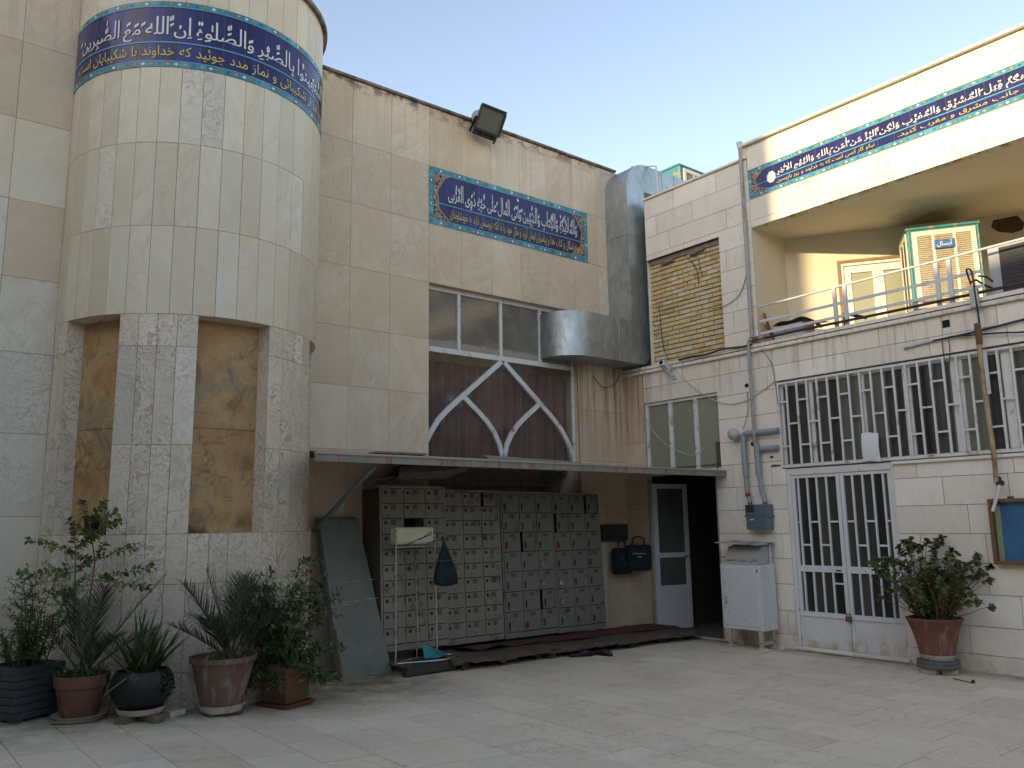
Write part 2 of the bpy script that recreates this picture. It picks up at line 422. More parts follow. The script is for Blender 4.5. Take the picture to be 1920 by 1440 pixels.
# Arabic script: joining forms are looked up, laid out right to left, marks placed by hand
import unicodedata as ud
NOJOIN = set('اآأإٱدذرزژوؤةىء')
MARKS = {'\u064e': 1, '\u0650': -1, '\u064f': 1, '\u0651': 1, '\u0652': 1, '\u0670': 1, '\u064b': 1, '\u064d': -1}
_gl = {}
def glyph(ch, bold=0.013):
    if (ch, bold) in _gl: return _gl[(ch, bold)]
    def mesh_of(s, bold):
        c = bpy.data.curves.new('t', 'FONT'); c.body = s; c.resolution_u = 3; c.offset = bold; c.fill_mode = 'FRONT'
        o = bpy.data.objects.new('t', c); COL.objects.link(o)
        dg = bpy.context.evaluated_depsgraph_get(); dg.update()
        ev = o.evaluated_get(dg); m = ev.to_mesh()
        v = [(p.co.x, p.co.y) for p in m.vertices]; f = [tuple(p.vertices) for p in m.polygons]
        ev.to_mesh_clear(); bpy.data.objects.remove(o); bpy.data.curves.remove(c)
        return v, f
    v, f = mesh_of(ch, bold)
    ref = min(x for x, y in mesh_of('H', 0)[0]); adv = max(x for x, y in mesh_of(ch+'H', 0)[0]) - max(x for x, y in mesh_of('H', 0)[0])
    _gl[(ch, bold)] = (v, f, adv); return _gl[(ch, bold)]
def form(base, prev, nxt):
    nm = ud.name(base); k = {(0, 0): 'ISOLATED', (0, 1): 'INITIAL', (1, 1): 'MEDIAL', (1, 0): 'FINAL'}[(prev, nxt)]
    for kk in (k, {'INITIAL': 'ISOLATED', 'MEDIAL': 'FINAL'}.get(k, k), 'ISOLATED'):
        try: return ud.lookup(nm+' '+kk+' FORM')
        except KeyError: pass
    return base
def shape(txt):
    """list of (glyph char, [marks]) in logical order; None is a word gap"""
    letters = []
    for ch in txt:
        if ch in MARKS: letters[-1][1].append(ch)
        else: letters.append([ch, []])
    out = []; i = 0
    while i < len(letters):
        ch, mk = letters[i]
        if ch == ' ': out.append((None, [])); i += 1; continue
        joins = lambda c: c.isalpha() and c != 'ء'
        p = i > 0 and joins(letters[i-1][0]) and letters[i-1][0] not in NOJOIN and joins(ch)
        if ch == 'ل' and i+1 < len(letters) and letters[i+1][0] in 'اآ':
            nm = 'ARABIC LIGATURE LAM WITH ALEF '+('WITH MADDA ABOVE ' if letters[i+1][0] == 'آ' else '')
            out.append((ud.lookup(nm+('FINAL' if p else 'ISOLATED')+' FORM'), mk+letters[i+1][1])); i += 2; continue
        q = ch not in NOJOIN and i+1 < len(letters) and joins(letters[i+1][0]) and joins(ch)
        out.append((form(ch, int(p), int(q)), mk)); i += 1
    return out
def lettering(mb, txt, u0, u1, v0, v1, mp, d, mat=0, tall=1.0, gapw=0.20, marks=True, bold=0.007):
    sh = shape(txt)[::-1]
    x = 0.0; V = []; F = []
    def put(g, ox, oy, sc=1.0):
        b = len(V); V.extend([(ox+px*sc, oy+py*sc) for px, py in g[0]]); F.extend([tuple(b+i for i in f) for f in g[1]])
    for ch, mk in sh:
        if ch is None: x += gapw; continue
        g = glyph(ch, bold)
        if not g[0]: x += 0.2; continue
        put(g, x, 0)
        if marks:
            xs = [p[0] for p in g[0]]; ys = [p[1] for p in g[0]]; up_ = dn = 0
            for m in mk:
                mg = glyph(m); mx = [p[0] for p in mg[0]]; my = [p[1] for p in mg[0]]
                sc = 0.95 if len(mk) == 1 else 0.75; cx = x+(min(xs)+max(xs))/2 - sc*(min(mx)+max(mx))/2; hh = (max(my)-min(my))*sc
                if MARKS[m] > 0:
                    y0 = max(ys)+0.06
                    if y0 > 0.48: y0 = 0.44; cx = x+min(xs)-sc*max(mx)-0.03 if ch != form('ا', 0, 0) else x+(min(xs)+max(xs))/2-sc*(min(mx)+max(mx))/2; y0 = y0 if ch != form('ا', 0, 0) else 0.74
                    put(mg, cx, y0+up_ - sc*min(my), sc); up_ += hh+0.03
                else:
                    put(mg, cx, max(min(ys)-0.05, -0.22)-dn - sc*max(my), sc); dn += 0.10
        x += g[2]
    def st(y): return y if y < 0.40 else 0.40+(y-0.40)*tall
    ys = [st(p[1]) for p in V]; ymin, ymax = min(ys), max(ys)
    xs = [p[0] for p in V]; xmin, xmax = min(xs), max(xs)
    P = [mp(u0+(px-xmin)/(xmax-xmin)*(u1-u0), v0+(st(py)-ymin)/(ymax-ymin)*(v1-v0), d) for px, py in V]
    mb.add(P, F, mat)

def tilemat(name, base, var=0.25, rough=0.16):
    n = N(name); c = n.coords(rnd=True)
    at = n.new('ShaderNodeAttribute', attribute_name='rnd'); sep = n.new('ShaderNodeSeparateColor', i_0=at.outputs['Color'])
    k = n.ramp(sep.outputs[0], [(0.0, tuple(x*(1-var) for x in base)), (0.8, base), (1.0, tuple(x*(1+var)+0.006 for x in base))])
    k = n.mix(n.ramp(n.noise(c, 9, 4), [(0.45, 0.0), (0.85, 0.3)]), k, tuple(x*0.5+0.02 for x in base))
    n.bump(n.noise(c, 5, 3), 0.08, 0.01)
    return n.done(k, rough)
M_NAVY = tilemat('navy_glazed_tile', (0.014, 0.012, 0.115), 0.5, 0.2)
M_TURQ = tilemat('turquoise_glazed_tile', (0.06, 0.27, 0.34), 0.35, 0.25)
M_TURQD = tilemat('deep_turquoise_tile', (0.03, 0.15, 0.27), 0.3, 0.25)
M_GOLD = tilemat('ochre_glazed_tile', (0.42, 0.27, 0.08), 0.35, 0.3)
M_LWHITE = plain('white_glaze_lettering', (0.68, 0.68, 0.66), 0.3, var=0.06)
M_LYELLOW = plain('yellow_glaze_lettering', (0.62, 0.52, 0.10), 0.3, var=0.1)
M_LINE = plain('light_blue_glaze', (0.10, 0.36, 0.50), 0.3, var=0.1)
def arab():
    n = N('arabesque_tile'); c = n.coords()
    v = n.new('ShaderNodeTexVoronoi', feature='DISTANCE_TO_EDGE'); n.t.links.new(c, v.inputs['Vector']); v.inputs['Scale'].default_value = 17
    k = n.mix(n.ramp(v.outputs['Distance'], [(0.03, 1.0), (0.09, 0.0)]), (0.012, 0.011, 0.03), (0.48, 0.36, 0.22))
    v2 = n.new('ShaderNodeTexVoronoi'); n.t.links.new(c, v2.inputs['Vector']); v2.inputs['Scale'].default_value = 17
    k = n.mix(n.ramp(v2.outputs['Distance'], [(0.16, 1.0), (0.22, 0.0)]), k, (0.45, 0.42, 0.40))
    return n.done(k, 0.3)
M_ARAB = arab()

def inscription(name, label, mp, loc, u0, u1, v0, v1, bw, seg, line1, line2, fr, ends=(), tall=1.5, unit=1.0, miss=None, rnd2=None):
    """a glazed tile band: navy field, turquoise border, dividing line, white line over yellow line. unit = metres per u"""
    t = thing(name, label, 'tile inscription', loc, 0, 'blue tile inscriptions')
    f = MB(); n = max(1, int((u1-u0)/seg)); bu = bw/unit
    def strip(mb, a, b, c, d, off, mat, nseg, rfun=rv):
        for i in range(nseg):
            p, q = a+(b-a)*i/nseg, a+(b-a)*(i+1)/nseg
            if off == 0.004 and mat == 0 and mb is f:
                m_ = (c+d)/2
                for c2, d2 in ((c, m_), (m_, d)): mb.add([mp(p, c2, off), mp(q, c2, off), mp(q, d2, off), mp(p, d2, off)], [(0, 1, 2, 3)], mat, rfun())
                continue
            mb.add([mp(p, c, off), mp(q, c, off), mp(q, d, off), mp(p, d, off)], [(0, 1, 2, 3)], mat, rfun())
    strip(f, u0, u1, v0, v1, 0.004, 0, n)
    for (a, b, c, d) in ((u0, u1, v0, v0), (u0, u1, v1, v1)):      # rim of the tiles
        for i in range(n):
            p, q = a+(b-a)*i/n, a+(b-a)*(i+1)/n
            f.add([mp(p, c, -0.01), mp(q, c, -0.01), mp(q, c, 0.004), mp(p, c, 0.004)], [(0, 1, 2, 3)], 0)
    nt = max(1, int(round((u1-u0)*unit/0.2)))
    for i in range(1, nt): p = u0+(u1-u0)*i/nt; f.add([mp(p-.0012/unit, v0, .0046), mp(p+.0012/unit, v0, .0046), mp(p+.0012/unit, v1, .0046), mp(p-.0012/unit, v1, .0046)], [(0, 1, 2, 3)], 1)
    strip(f, u0, u1, (v0+v1)/2-.001, (v0+v1)/2+.001, .0046, 1, n)
    f.build('navy_field', [M_NAVY, M_JOINT], t, rnd=True)
    b = MB(); nb = max(4, int((u1-u0)*unit/0.075))
    for (c, d) in ((v0, v0+bw), (v1-bw, v1)):
        strip(b, u0, u1, c, d, 0.0055, 0, nb)
        for i in range(nb):
            uc = u0+(u1-u0)*(i+0.5)/nb; vc = (c+d)/2; w = 0.021/unit; h = bw*0.27
            b.add([mp(uc-w, vc, 0.0075), mp(uc, vc-h, 0.0075), mp(uc+w, vc, 0.0075), mp(uc, vc+h, 0.0075)], [(0, 1, 2, 3)], (1, 2, 3, 2)[i % 4], rv())
    for e in ends:
        a, bb = (u0, u0+bu) if e < 0 else (u1-bu, u1)
        ne = max(2, int((v1-v0-2*bw)/0.075))
        for i in range(ne):
            c = v0+bw+(v1-v0-2*bw)*i/ne; d = v0+bw+(v1-v0-2*bw)*(i+1)/ne
            b.add([mp(a, c, 0.0055), mp(bb, c, 0.0055), mp(bb, d, 0.0055), mp(a, d, 0.0055)], [(0, 1, 2, 3)], 0, rv())
            uc, vc, w, h = (a+bb)/2, (c+d)/2, 0.014/unit, 0.02
            b.add([mp(uc-w, vc, 0.0075), mp(uc, vc-h, 0.0075), mp(uc+w, vc, 0.0075), mp(uc, vc+h, 0.0075)], [(0, 1, 2, 3)], (1, 2, 3, 2)[i % 4], rv())
    for vv in (v0+bw, v1-bw):
        strip(b, u0, u1, vv-0.004, vv+0.004, 0.0085, 4, n)
    b.build('tile_border', [M_TURQ, M_TURQD, M_GOLD, M_LWHITE, M_LINE], t, rnd=True)
    H = v1-v0; vm = v0+H*fr
    l = MB(); strip(l, u0+(bu if -1 in ends else 0), u1-(bu if 1 in ends else 0), vm-0.006, vm+0.006, 0.0085, 0, n); l.build('dividing_line', M_LINE, t)
    w = MB(); y = MB()
    for (txt, a, c) in line1: lettering(w, txt, a, c, vm+0.018, v1-bw-0.02, mp, 0.0095, 0, tall)
    for (txt, a, c) in line2: lettering(y, txt, a, c, v0+bw+0.022, vm-0.02, mp, 0.0095, 0, 1.0, gapw=0.34, marks=False, bold=0.0)
    w.build('white_lettering', M_LWHITE, t); y.build('yellow_lettering', M_LYELLOW, t)
    return t

# ------------------------------------------------------------ the ground
g = MB(); g.quad((-70, -70, -0.03), (90, -70, -0.03), (90, 90, -0.03), (-70, 90, -0.03))
tag(g.build('ground', M_PAVE, rnd=True), kind='structure')
pv = MB(); r2 = random.Random(3)
def mpG(u, v, d): return (u, v, gz(u)+d)
x = 1.39-0.39*22; k = 0
while x < XB:
    x1 = min(x+0.39, XB-0.001); y = -6 + r2.random()*0.6
    while y < 8.6:
        ln_ = r2.choice((0.58, 0.6, 0.6, 0.62, 0.45))
        slabs(pv, [(x, x1, y, min(y+ln_, 8.6), 0)], [], mpG, 1, gap=0.0026, depth=0.009)
        y += ln_
    x = x1 if x1 < XB-0.01 else 99
tag(pv.build('courtyard_paving', [M_PAVE, M_JOINTL], rnd=True), kind='structure')

# ------------------------------------------------------------ the hall (wall facing the court)
hall = thing('prayer_hall', 'beige stone-clad hall with rusty parapet and a white-barred window above the lockers', 'building', (6.85, D, 0))
WIN = (5.605, 8.18, 0.95, 4.612)
zA = [0.0, 0.9, 1.675, 2.42, 3.165, 3.87, 4.615, 5.418, 6.206, 7.03]
xr = [3.2, 3.9, 4.482, 5.03, 5.605, 6.12, 6.63, 7.14, 7.65, 8.17, 8.66, XB+0.03]
xl = [1.9, 1.42, 0.95, 0.36, -0.24, -0.84, -1.44, -2.04, -2.64, -3.24, -3.84, -4.44, -5.04, -5.64][::-1]
for xs in (xr, xl):
    w = MB(); cells = []
    for i in range(len(zA)-1):
        for j in range(len(xs)-1):
            m = 0
            if xs is xl: m = rng.choice((1, 3, 3, 3)) if zA[i+1] < 4 else rng.choice((0, 0, 3))
            cells.append((xs[j], xs[j+1], zA[i], zA[i+1], m))
    slabs(w, cells, [WIN], mpA, 4)
    w.build('wall', [M_CREAM, M_SWIRLP, M_WHITE, M_TOWER, M_JOINT], hall, rnd=True)
w = MB(); w.box(-5.64, XB, D-0.012+0.03, 18, 6.96, 7.0); w.quad((-5.64, 18, 0), (-5.64, D+0.02, 0), (-5.64, D+0.02, 7), (-5.64, 18, 7))
w.quad((XB-0.02, D+0.02, 0), (XB-0.02, 18, 0), (XB-0.02, 18, 7.0), (XB-0.02, D+0.02, 7.0)); w.build('roof', M_PLASTER, hall)
w = MB()
xx = -5.64
while xx < XB:
    x2 = min(xx+rng.uniform(0.9, 1.3), XB); dz = rng.uniform(-0.003, 0.003)
    w.box(xx+0.002, x2-0.002, D-0.035, D+0.25, 7.032+dz, 7.068+dz); xx = x2
w.build('coping', M_COPING, hall, bevel=0.004)
# big window
win = MB(); a, b, c, d = WIN
win.quad((a, D-0.0, c), (a, D+0.14, c), (a, D+0.14, d), (a, D, d)); win.quad((b, D+0.14, c), (b, D, c), (b, D, d), (b, D+0.14, d))
win.quad((a, D, d), (a, D+0.14, d), (b, D+0.14, d), (b, D, d))
win = win.build('window', M_CREAM, hall, rnd=True)
fr = MB(); Y0, Y1 = D+0.085, D+0.125
T0, T1 = 3.735, 3.805
fr.box(a, b, Y0-0.005, Y1, T0, T1); fr.box(a, b, Y0, Y1, d-0.055, d)
fr.box(a, a+0.03, Y0+.003, Y1-.003, 2.3, d-0.055); fr.box(b-0.035, b, Y0+.003, Y1-.003, 2.3, d-0.055)
for xm in (6.135, 6.838, 7.548): fr.box(xm-0.023, xm+0.023, Y0-.002, Y1-.004, T1, d-0.055)
fr.build('frame', M_WPAINT, win, bevel=0.004)
tr = MB()
def ribbon(mb, pts, wd, y0, y1):
    P = [Vector((p[0], 0, p[1])) for p in pts]
    L = []; Rr = []
    for i, p in enumerate(P):
        t = (P[min(i+1, len(P)-1)]-P[max(i-1, 0)]).normalized(); nn = Vector((-t.z, 0, t.x))*(wd/2)
        L.append(p+nn); Rr.append(p-nn)
    for i in range(len(P)-1):
        q = [L[i], Rr[i], Rr[i+1], L[i+1]]
        mb.prism([(v.x, y0, v.z) for v in q], (0, y1-y0, 0))
outer = [(0, 3.745), (0.665, 3.205), (0.9, 3.01), (1.05, 2.865), (1.16, 2.71), (1.24, 2.56), (1.29, 2.36)]
inner = [(0.66, 3.2), (0.40, 3.0), (0.26, 2.88), (0.15, 2.75), (0.065, 2.60), (0.02, 2.45), (0.0, 2.36)]
for s in (-1, 1):
    ribbon(tr, [(6.86+s*p, q) for p, q in outer], 0.066, Y0-0.006, Y1-0.01)
    ribbon(tr, [(6.855+s*p, q) for p, q in inner], 0.066, Y0-0.003, Y1-0.013)
tr.build('tracery', M_WPAINT, win)
def dustglass():
    n = N('dust_caked_glass'); x, y, z = pos_sep(n); p = n.new('ShaderNodeNewGeometry').outputs['Position']
    e = n.math('ADD', z, n.math('MULTIPLY', n.math('SUBTRACT', n.noise(p, 5, 6, 0.7), 0.5), -0.16))
    m = n.new('ShaderNodeMapRange', i_0=e, i_1=3.895, i_2=3.93, i_3=0.75, i_4=0.0).outputs[0]
    tr_ = n.new('ShaderNodeBsdfTransparent', i_0=(0.62, 0.6, 0.55, 1)); gl = n.new('ShaderNodeBsdfGlossy', i_0=(0.7, 0.7, 0.68, 1), i_1=0.12)
    m1 = n.new('ShaderNodeMixShader', i_0=0.09, i_1=tr_.outputs[0], i_2=gl.outputs[0])
    df = n.new('ShaderNodeBsdfDiffuse', i_0=(0.42, 0.38, 0.33, 1))
    m2 = n.new('ShaderNodeMixShader', i_0=n.math('MAXIMUM', m, n.ramp(n.noise(p, 4, 5), [(0.3, 0.22), (0.8, 0.50)])), i_1=m1.outputs[0], i_2=df.outputs[0])
    n.t.links.new(m2.outputs[0], n.out.inputs[0]); return n.m
M_GLASSD = dustglass()
xs = [a+0.03, 6.112, 6.815, 7.525, b-0.035]
for i in range(4):
    x1 = xs[i+1]
    p = MB(); x0 = xs[i]+(0.046 if i else 0); p.quad((x0, D+0.11, T1), (x1, D+0.11, T1), (x1, D+0.11, d-0.055), (x0, D+0.11, d-0.055)); p.build('pane', M_GLASSD, win)
p = MB(); p.quad((a+0.03, D+0.118, 2.3), (b-0.035, D+0.118, 2.3), (b-0.035, D+0.118, T0), (a+0.03, D+0.118, T0)); p.build('pane', glassmat('thin_dusty_glass', (.86, .87, .86), .05, .05), win)
M_CURT = plain('maroon_curtain', (0.165, 0.090, 0.074), 0.9, var=0.3, scale=3)
p = MB(); n = 260; pr = []
for i in range(n+1):
    u = a+(b-a)*i/n; yy = D+0.24+0.035*sin(u*38+2.2*sin(u*5.1))+0.02*sin(u*17+1)
    pr.append((u, yy))
for i in range(n):
    p.add([(pr[i][0], pr[i][1], 2.28), (pr[i+1][0], pr[i+1][1], 2.28), (pr[i+1][0], pr[i+1][1], 3.66), (pr[i][0], pr[i][1], 3.66)], [(0, 1, 2, 3)], 0, None, True)
p.build('curtain', M_CURT, win)
p = MB(); p.box(a-0.1, b+0.1, D+0.9, D+0.92, 0.9, d+0.1); p.box(a-0.1, a, D+.15, D+.9, 0.9, d+.1); p.box(b, b+.1, D+.15, D+.9, 0.9, d+.1)
p.box(a-.1, b+.1, D+.15, D+.9, d+.1, d+.15); p.box(a-.1, b+.1, D+.15, D+.9, .85, .9)
p.build('room_interior', plain('dim_interior', (0.5, 0.42, 0.32), 0.9), win)

# ------------------------------------------------------------ the round tower
tower = thing('round_tower', 'half-round stone tower with tall recessed onyx niches under a blue tile band', 'tower', (TC[0], TC[1], 0))
deg = R
NZ0, NZ1 = 1.505, 3.432
NICHE = [(deg(-166), deg(-136)), (deg(-105), deg(-74)), (deg(-43), deg(-12))]
zT = [0.0, 0.36, 1.085, NZ0, 2.27, 3.14, NZ1, 4.25, 5.05, 5.80]
cells = []; na = 24; angs = [deg(-196)+deg(212)*i/na for i in range(na+1)]
low = [deg(-196), deg(-181), deg(-173), deg(-166), deg(-158.5), deg(-151), deg(-143.5), deg(-136), deg(-128), deg(-120.5), deg(-113), deg(-105), deg(-97), deg(-89.5), deg(-82), deg(-74), deg(-66), deg(-58.5), deg(-51), deg(-43), deg(-35), deg(-27.5), deg(-20), deg(-12), deg(-4), deg(4), deg(16)]
for i in range(len(zT)-1):
    aa = low if zT[i+1] <= NZ1+0.01 else angs
    for j in range(len(aa)-1):
        m = 1 if zT[i+1] <= NZ1+0.01 else 0
        if i == 8 and j in (9, 10): m = 2
        if i == 7 and j in (5,): m = 2
        if i == 4 and 7 <= j <= 10 and j in (7, 10): m = 2
        cells.append((aa[j], aa[j+1], zT[i], zT[i+1], m))
for j in range(na): cells.append((angs[j], angs[j+1], 6.47, 7.02, 0))
cells.append((deg(-196), deg(16), 5.80, 6.47, 0))
w = MB(); slabs(w, cells, [(n0, n1, NZ0, NZ1) for n0, n1 in NICHE], mpT, 3, gap=0.002, seg=deg(3.2), gu=0.0016)
w.build('wall', [M_TOWER, M_SWIRL, M_SWIRLP, M_JOINT], tower, rnd=True)
rim = MB(); prof = [(TR-0.3, 7.02), (TR+0.045, 7.02), (TR+0.05, 7.06), (TR+0.03, 7.085), (TR-0.3, 7.085), (0.001, 7.085)]
rim.lathe(prof, (TC[0], TC[1], 0), 64, smooth=False); rim.build('rim', M_COPING, tower)
def onyx():
    n = N('honey_onyx'); c = n.coords(); p = n.new('ShaderNodeNewGeometry').outputs['Position']
    f = n.noise(c, 2.2, 6, 0.6, 0.8)
    k = n.ramp(f, [(0.25, (0.22, 0.115, 0.045)), (0.42, (0.39, 0.225, 0.085)), (0.56, (0.46, 0.30, 0.13)), (0.72, (0.34, 0.19, 0.085)), (0.9, (0.20, 0.11, 0.06))])
    k = n.mix(n.ramp(n.noise(n.scale(p, (1.5, 1.5, 1.0)), 1.5, 4, 0.55, 0.6), [(0.575, 0.0), (0.60, 0.9)]), k, (0.30, 0.24, 0.13))
    k = n.mix(n.ramp(n.noise(c, 3.2, 7, 0.7, 1.4), [(0.52, 0.0), (0.62, 0.75)]), k, (0.20, 0.115, 0.065))
    k = n.mix(n.ramp(n.noise(c, 7.0, 6, 0.7, 0.8), [(0.58, 0.0), (0.72, 0.6)]), k, (0.52, 0.40, 0.22))
    v = n.math('ADD', n.math('ABSOLUTE', n.math('SUBTRACT', n.noise(p, 1.6, 3, 0.5, 1.2), 0.47)), n.ramp(n.noise(p, 2.2, 3), [(0.45, 0.03), (0.6, 0.0)]))
    k = n.mix(n.ramp(v, [(0.003, 0.75), (0.014, 0.0)]), k, (0.11, 0.07, 0.045))
    x, y, z = pos_sep(n)
    k = n.mix(n.math('MULTIPLY', band(n, z, 1.4, 1.45, 1.5, 1.72), n.ramp(n.noise(p, 5, 5), [(0.45, 0.0), (0.6, 0.9)])), k, (0.03, 0.024, 0.02))
    k = n.mix(n.ramp(n.noise(c, 45, 3, 0.7), [(0.25, 0.35), (0.55, 0.0)]), k, (0.2, 0.1, 0.03))
    n.bump(n.noise(c, 9, 6, 0.7), 0.5, 0.03)
    return n.done(k, 0.5)
M_ONYX = onyx()
DEP = 0.17
for (n0, n1) in NICHE:
    q = MB(); r0 = TR-DEP; k = 10
    def at(t, r, z): return (TC[0]+r*cos(t), TC[1]+r*sin(t), z)
    # jambs, sill, head
    q.add([at(n0, TR-.012, NZ0), at(n0, r0, NZ0), at(n0, r0, NZ1), at(n0, TR-.012, NZ1)], [(0, 1, 2, 3)], 0, rv())
    q.add([at(n1, r0, NZ0), at(n1, TR-.012, NZ0), at(n1, TR-.012, NZ1), at(n1, r0, NZ1)], [(0, 1, 2, 3)], 0, rv())
    for i in range(k):
        s, t = n0+(n1-n0)*i/k, n0+(n1-n0)*(i+1)/k
        q.add([at(s, TR-.012, NZ0), at(t, TR-.012, NZ0), at(t, r0-.09, NZ0), at(s, r0-.09, NZ0)], [(0, 1, 2, 3)], 0, (0.4, .4, .3))
        q.add([at(s, r0-.09, NZ1), at(t, r0-.09, NZ1), at(t, TR-.012, NZ1), at(s, TR-.012, NZ1)], [(0, 1, 2, 3)], 0, (0.4, .4, .3))
    q = q.build('niche', [M_SWIRL], tower, rnd=True)
    bk = MB()
    p0, p1 = Vector(at(n0, r0+.01, 0)), Vector(at(n1, r0+.01, 0))
    zs_ = [NZ0, 2.435, 2.445, NZ1]
    for z0, z1, off in ((NZ0, 2.437, 0), (2.443, NZ1, 0.003)):
        nn = Vector((cos((n0+n1)/2), sin((n0+n1)/2), 0))*off
        bk.quad((p0.x+nn.x, p0.y+nn.y, z0), (p1.x+nn.x, p1.y+nn.y, z0), (p1.x+nn.x, p1.y+nn.y, z1), (p0.x+nn.x, p0.y+nn.y, z1))
    nn = Vector((cos((n0+n1)/2), sin((n0+n1)/2), 0))*-.004
    bk.quad((p0.x+nn.x, p0.y+nn.y, NZ0), (p1.x+nn.x, p1.y+nn.y, NZ0), (p1.x+nn.x, p1.y+nn.y, NZ1), (p0.x+nn.x, p0.y+nn.y, NZ1), 1)
    bk.build('back_panel', [M_ONYX, M_JOINT], q)

tb = inscription('tile_inscription', 'curved blue tile band with white and yellow script around the round tower', mpT, (TC[0], TC[1], 5.8),
    deg(-184), deg(2), 5.80, 6.47, 0.058, deg(3.1),
    [('اٰمَنُوا اسْتَعِينُوا بِالصَّبْرِ وَالصَّلٰوةِ اِنَّ اللهَ مَعَ الصّٰبِرينَ', deg(-173), deg(-20))],
    [('ایمان آورده اید از شکیبائی و نماز مدد جوئید که خداوند با شکیبایان است', deg(-173), deg(-18))], 0.37, tall=2.5, unit=TR)
p = MB(); cc = deg(-33)         # broken tiles: bare mortar
for i in range(14):
    t = 2*pi*i/14; p.v.append(mpT(cc+0.055*cos(t)*(1+.3*sin(3*t)), 6.12+0.145*sin(t)*(1+.2*cos(5*t)), 0.0115))
p.f.append(list(range(14))); p.m.append(0); p.r.append((.5,)*3); p.s.append(False)
p.build('broken_patch', plain('bare_mortar', (0.17, 0.15, 0.12), 0.95, var=0.4, scale=14), tb)
inscription('tile_inscription', 'flat blue tile panel with turquoise border on the beige wall above the barred window', mpA, (7.03, D, 5.41),
    5.597, 8.462, 5.412, 6.207, 0.075, 0.24,
    [('وَالْمَلٰائِكَةِ وَالْكِتابِ وَالنَّبِيِّينَ وَآتَى الْمالَ عَلى حُبِّهِ ذَوِى الْقُرْبى', 5.90, 8.24)],
    [('و فرشتگان و کتاب خدا و پیامبران ایمان آورد و مال خود را با آنکه دوستش دارد به خویشاوندان', 5.93, 8.27)], 0.385, (-1, 1), tall=2.6)
def spandrel(par, u, v0, v1, mp, s, w):      # arabesque spandrels with an ogee edge at the end of a panel
    q = MB(); e = MB(); H = v1-v0; pts = []
    for i in range(25):
        t = i/24; a_ = 2*t-1
        pts.append((u+s*w*(0.22+0.78*abs(a_)**2.6+0.04*sin(t*18.8)), v0+H*t))
    for i in range(24):
        A, B = pts[i], pts[i+1]
        q.add([mp(u, A[1], .0078), mp(A[0], A[1], .0078), mp(B[0], B[1], .0078), mp(u, B[1], .0078)], [(0, 1, 2, 3) if s > 0 else (3, 2, 1, 0)])
        e.add([mp(A[0]-s*.018, A[1], .0092), mp(A[0]+s*.012, A[1], .0092), mp(B[0]+s*.012, B[1], .0092), mp(B[0]-s*.018, B[1], .0092)], [(0, 1, 2, 3) if s > 0 else (3, 2, 1, 0)])
    for vv in (v0+0.07, v1-0.07):
        c = [mp(u+s*(0.055+.035*cos(2*pi*i/10)*(1+.2*(i % 2))), vv+.035*sin(2*pi*i/10)*(1+.2*(i % 2)), .0094) for i in range(10)]
        e.add(c, [tuple(range(10))], 1)
    q.build('spandrel', M_ARAB, par); e.build('spandrel_edge', [plain('gold_brown_glaze', (0.30, 0.19, 0.09), 0.35), plain('coral_glaze', (0.42, 0.16, 0.09), 0.35)], par)
pan = [o for o in COL.objects if o.name.startswith('tile_inscription') and o.location.x > 5][0]
spandrel(pan, 5.672, 5.487, 6.132, mpA, 1, 0.27); spandrel(pan, 8.387, 5.487, 6.132, mpA, -1, 0.27)

# ------------------------------------------------------------ the side building
side = thing('side_building', 'white stone two-storey building with barred windows and an open sunlit balcony', 'building', (XB, 4.0, 0))
DOOR = (-8.19, -6.95, 0.0, 2.215); W3 = (-8.18, -6.86, 2.215, 3.27)
GRW = (-5.937, -2.35, 2.17, 3.285); GATE = (-5.897, -4.535, 0.0, 2.17)
zb = [0.0, 0.173, 0.451, 0.767, 1.076, 1.375, 1.675, 1.975, 2.271, 2.571, 2.884, 3.195, 3.49, 3.705]
r3 = random.Random(11)
cells = courses(zb, -8.19, 4.0, 0.55, 1.15, 0, r3)
for z0, z1 in ((0, 0.9), (0.9, 1.8), (1.8, 2.7), (2.7, 3.705)): cells.append((-8.63, -8.19, z0, z1, 1))
w = MB(); slabs(w, cells, [DOOR, W3, GRW, GATE, (-3.853, -3.772, 3.565, 3.65)], mpB, 2, gap=0.003, depth=0.014)
w.build('wall', [M_WHITE, M_CREAM, M_JOINT], side, rnd=True); w = MB()
zu = [3.815, 4.018, 4.315, 4.595, 4.9, 5.192, 5.496, 5.774, 6.073, 6.365]
slabs(w, courses(zu, -8.02, -6.16, 0.5, 1.1, 0, r3), [(-8.03, -6.69, 3.815, 5.42)], mpB, 2, gap=0.003, depth=0.014)
w.build('upper_wall', [M_WHITE, M_CREAM, M_JOINT], side, rnd=True); w = MB()
zf = [5.39, 5.485, 5.78, 6.20, 6.545]
slabs(w, courses(zf, -6.16, 4.0, 0.6, 1.2, 0, r3), [], mpB, 2, gap=0.0025, depth=0.014)
w.build('parapet', [M_WHITE, M_CREAM, M_JOINT], side, rnd=True); w = MB(); slabs(w, [(-6.225, -6.16, 6.366, 6.545, 0)], [], mpB, 2)
w.quad((XB+.012, 8.02, 3.8), (XB+0.5, 8.02, 3.8), (XB+0.5, 8.02, 6.36), (XB+.012, 8.02, 6.36), 0)
w.quad((XB+.2, 6.225, 6.36), (XB+0.012, 6.225, 6.36), (XB+.012, 6.225, 6.545), (XB+.2, 6.225, 6.545), 0)
w.build('parapet_end', [M_WHITE, M_CREAM, M_JOINT], side, rnd=True)
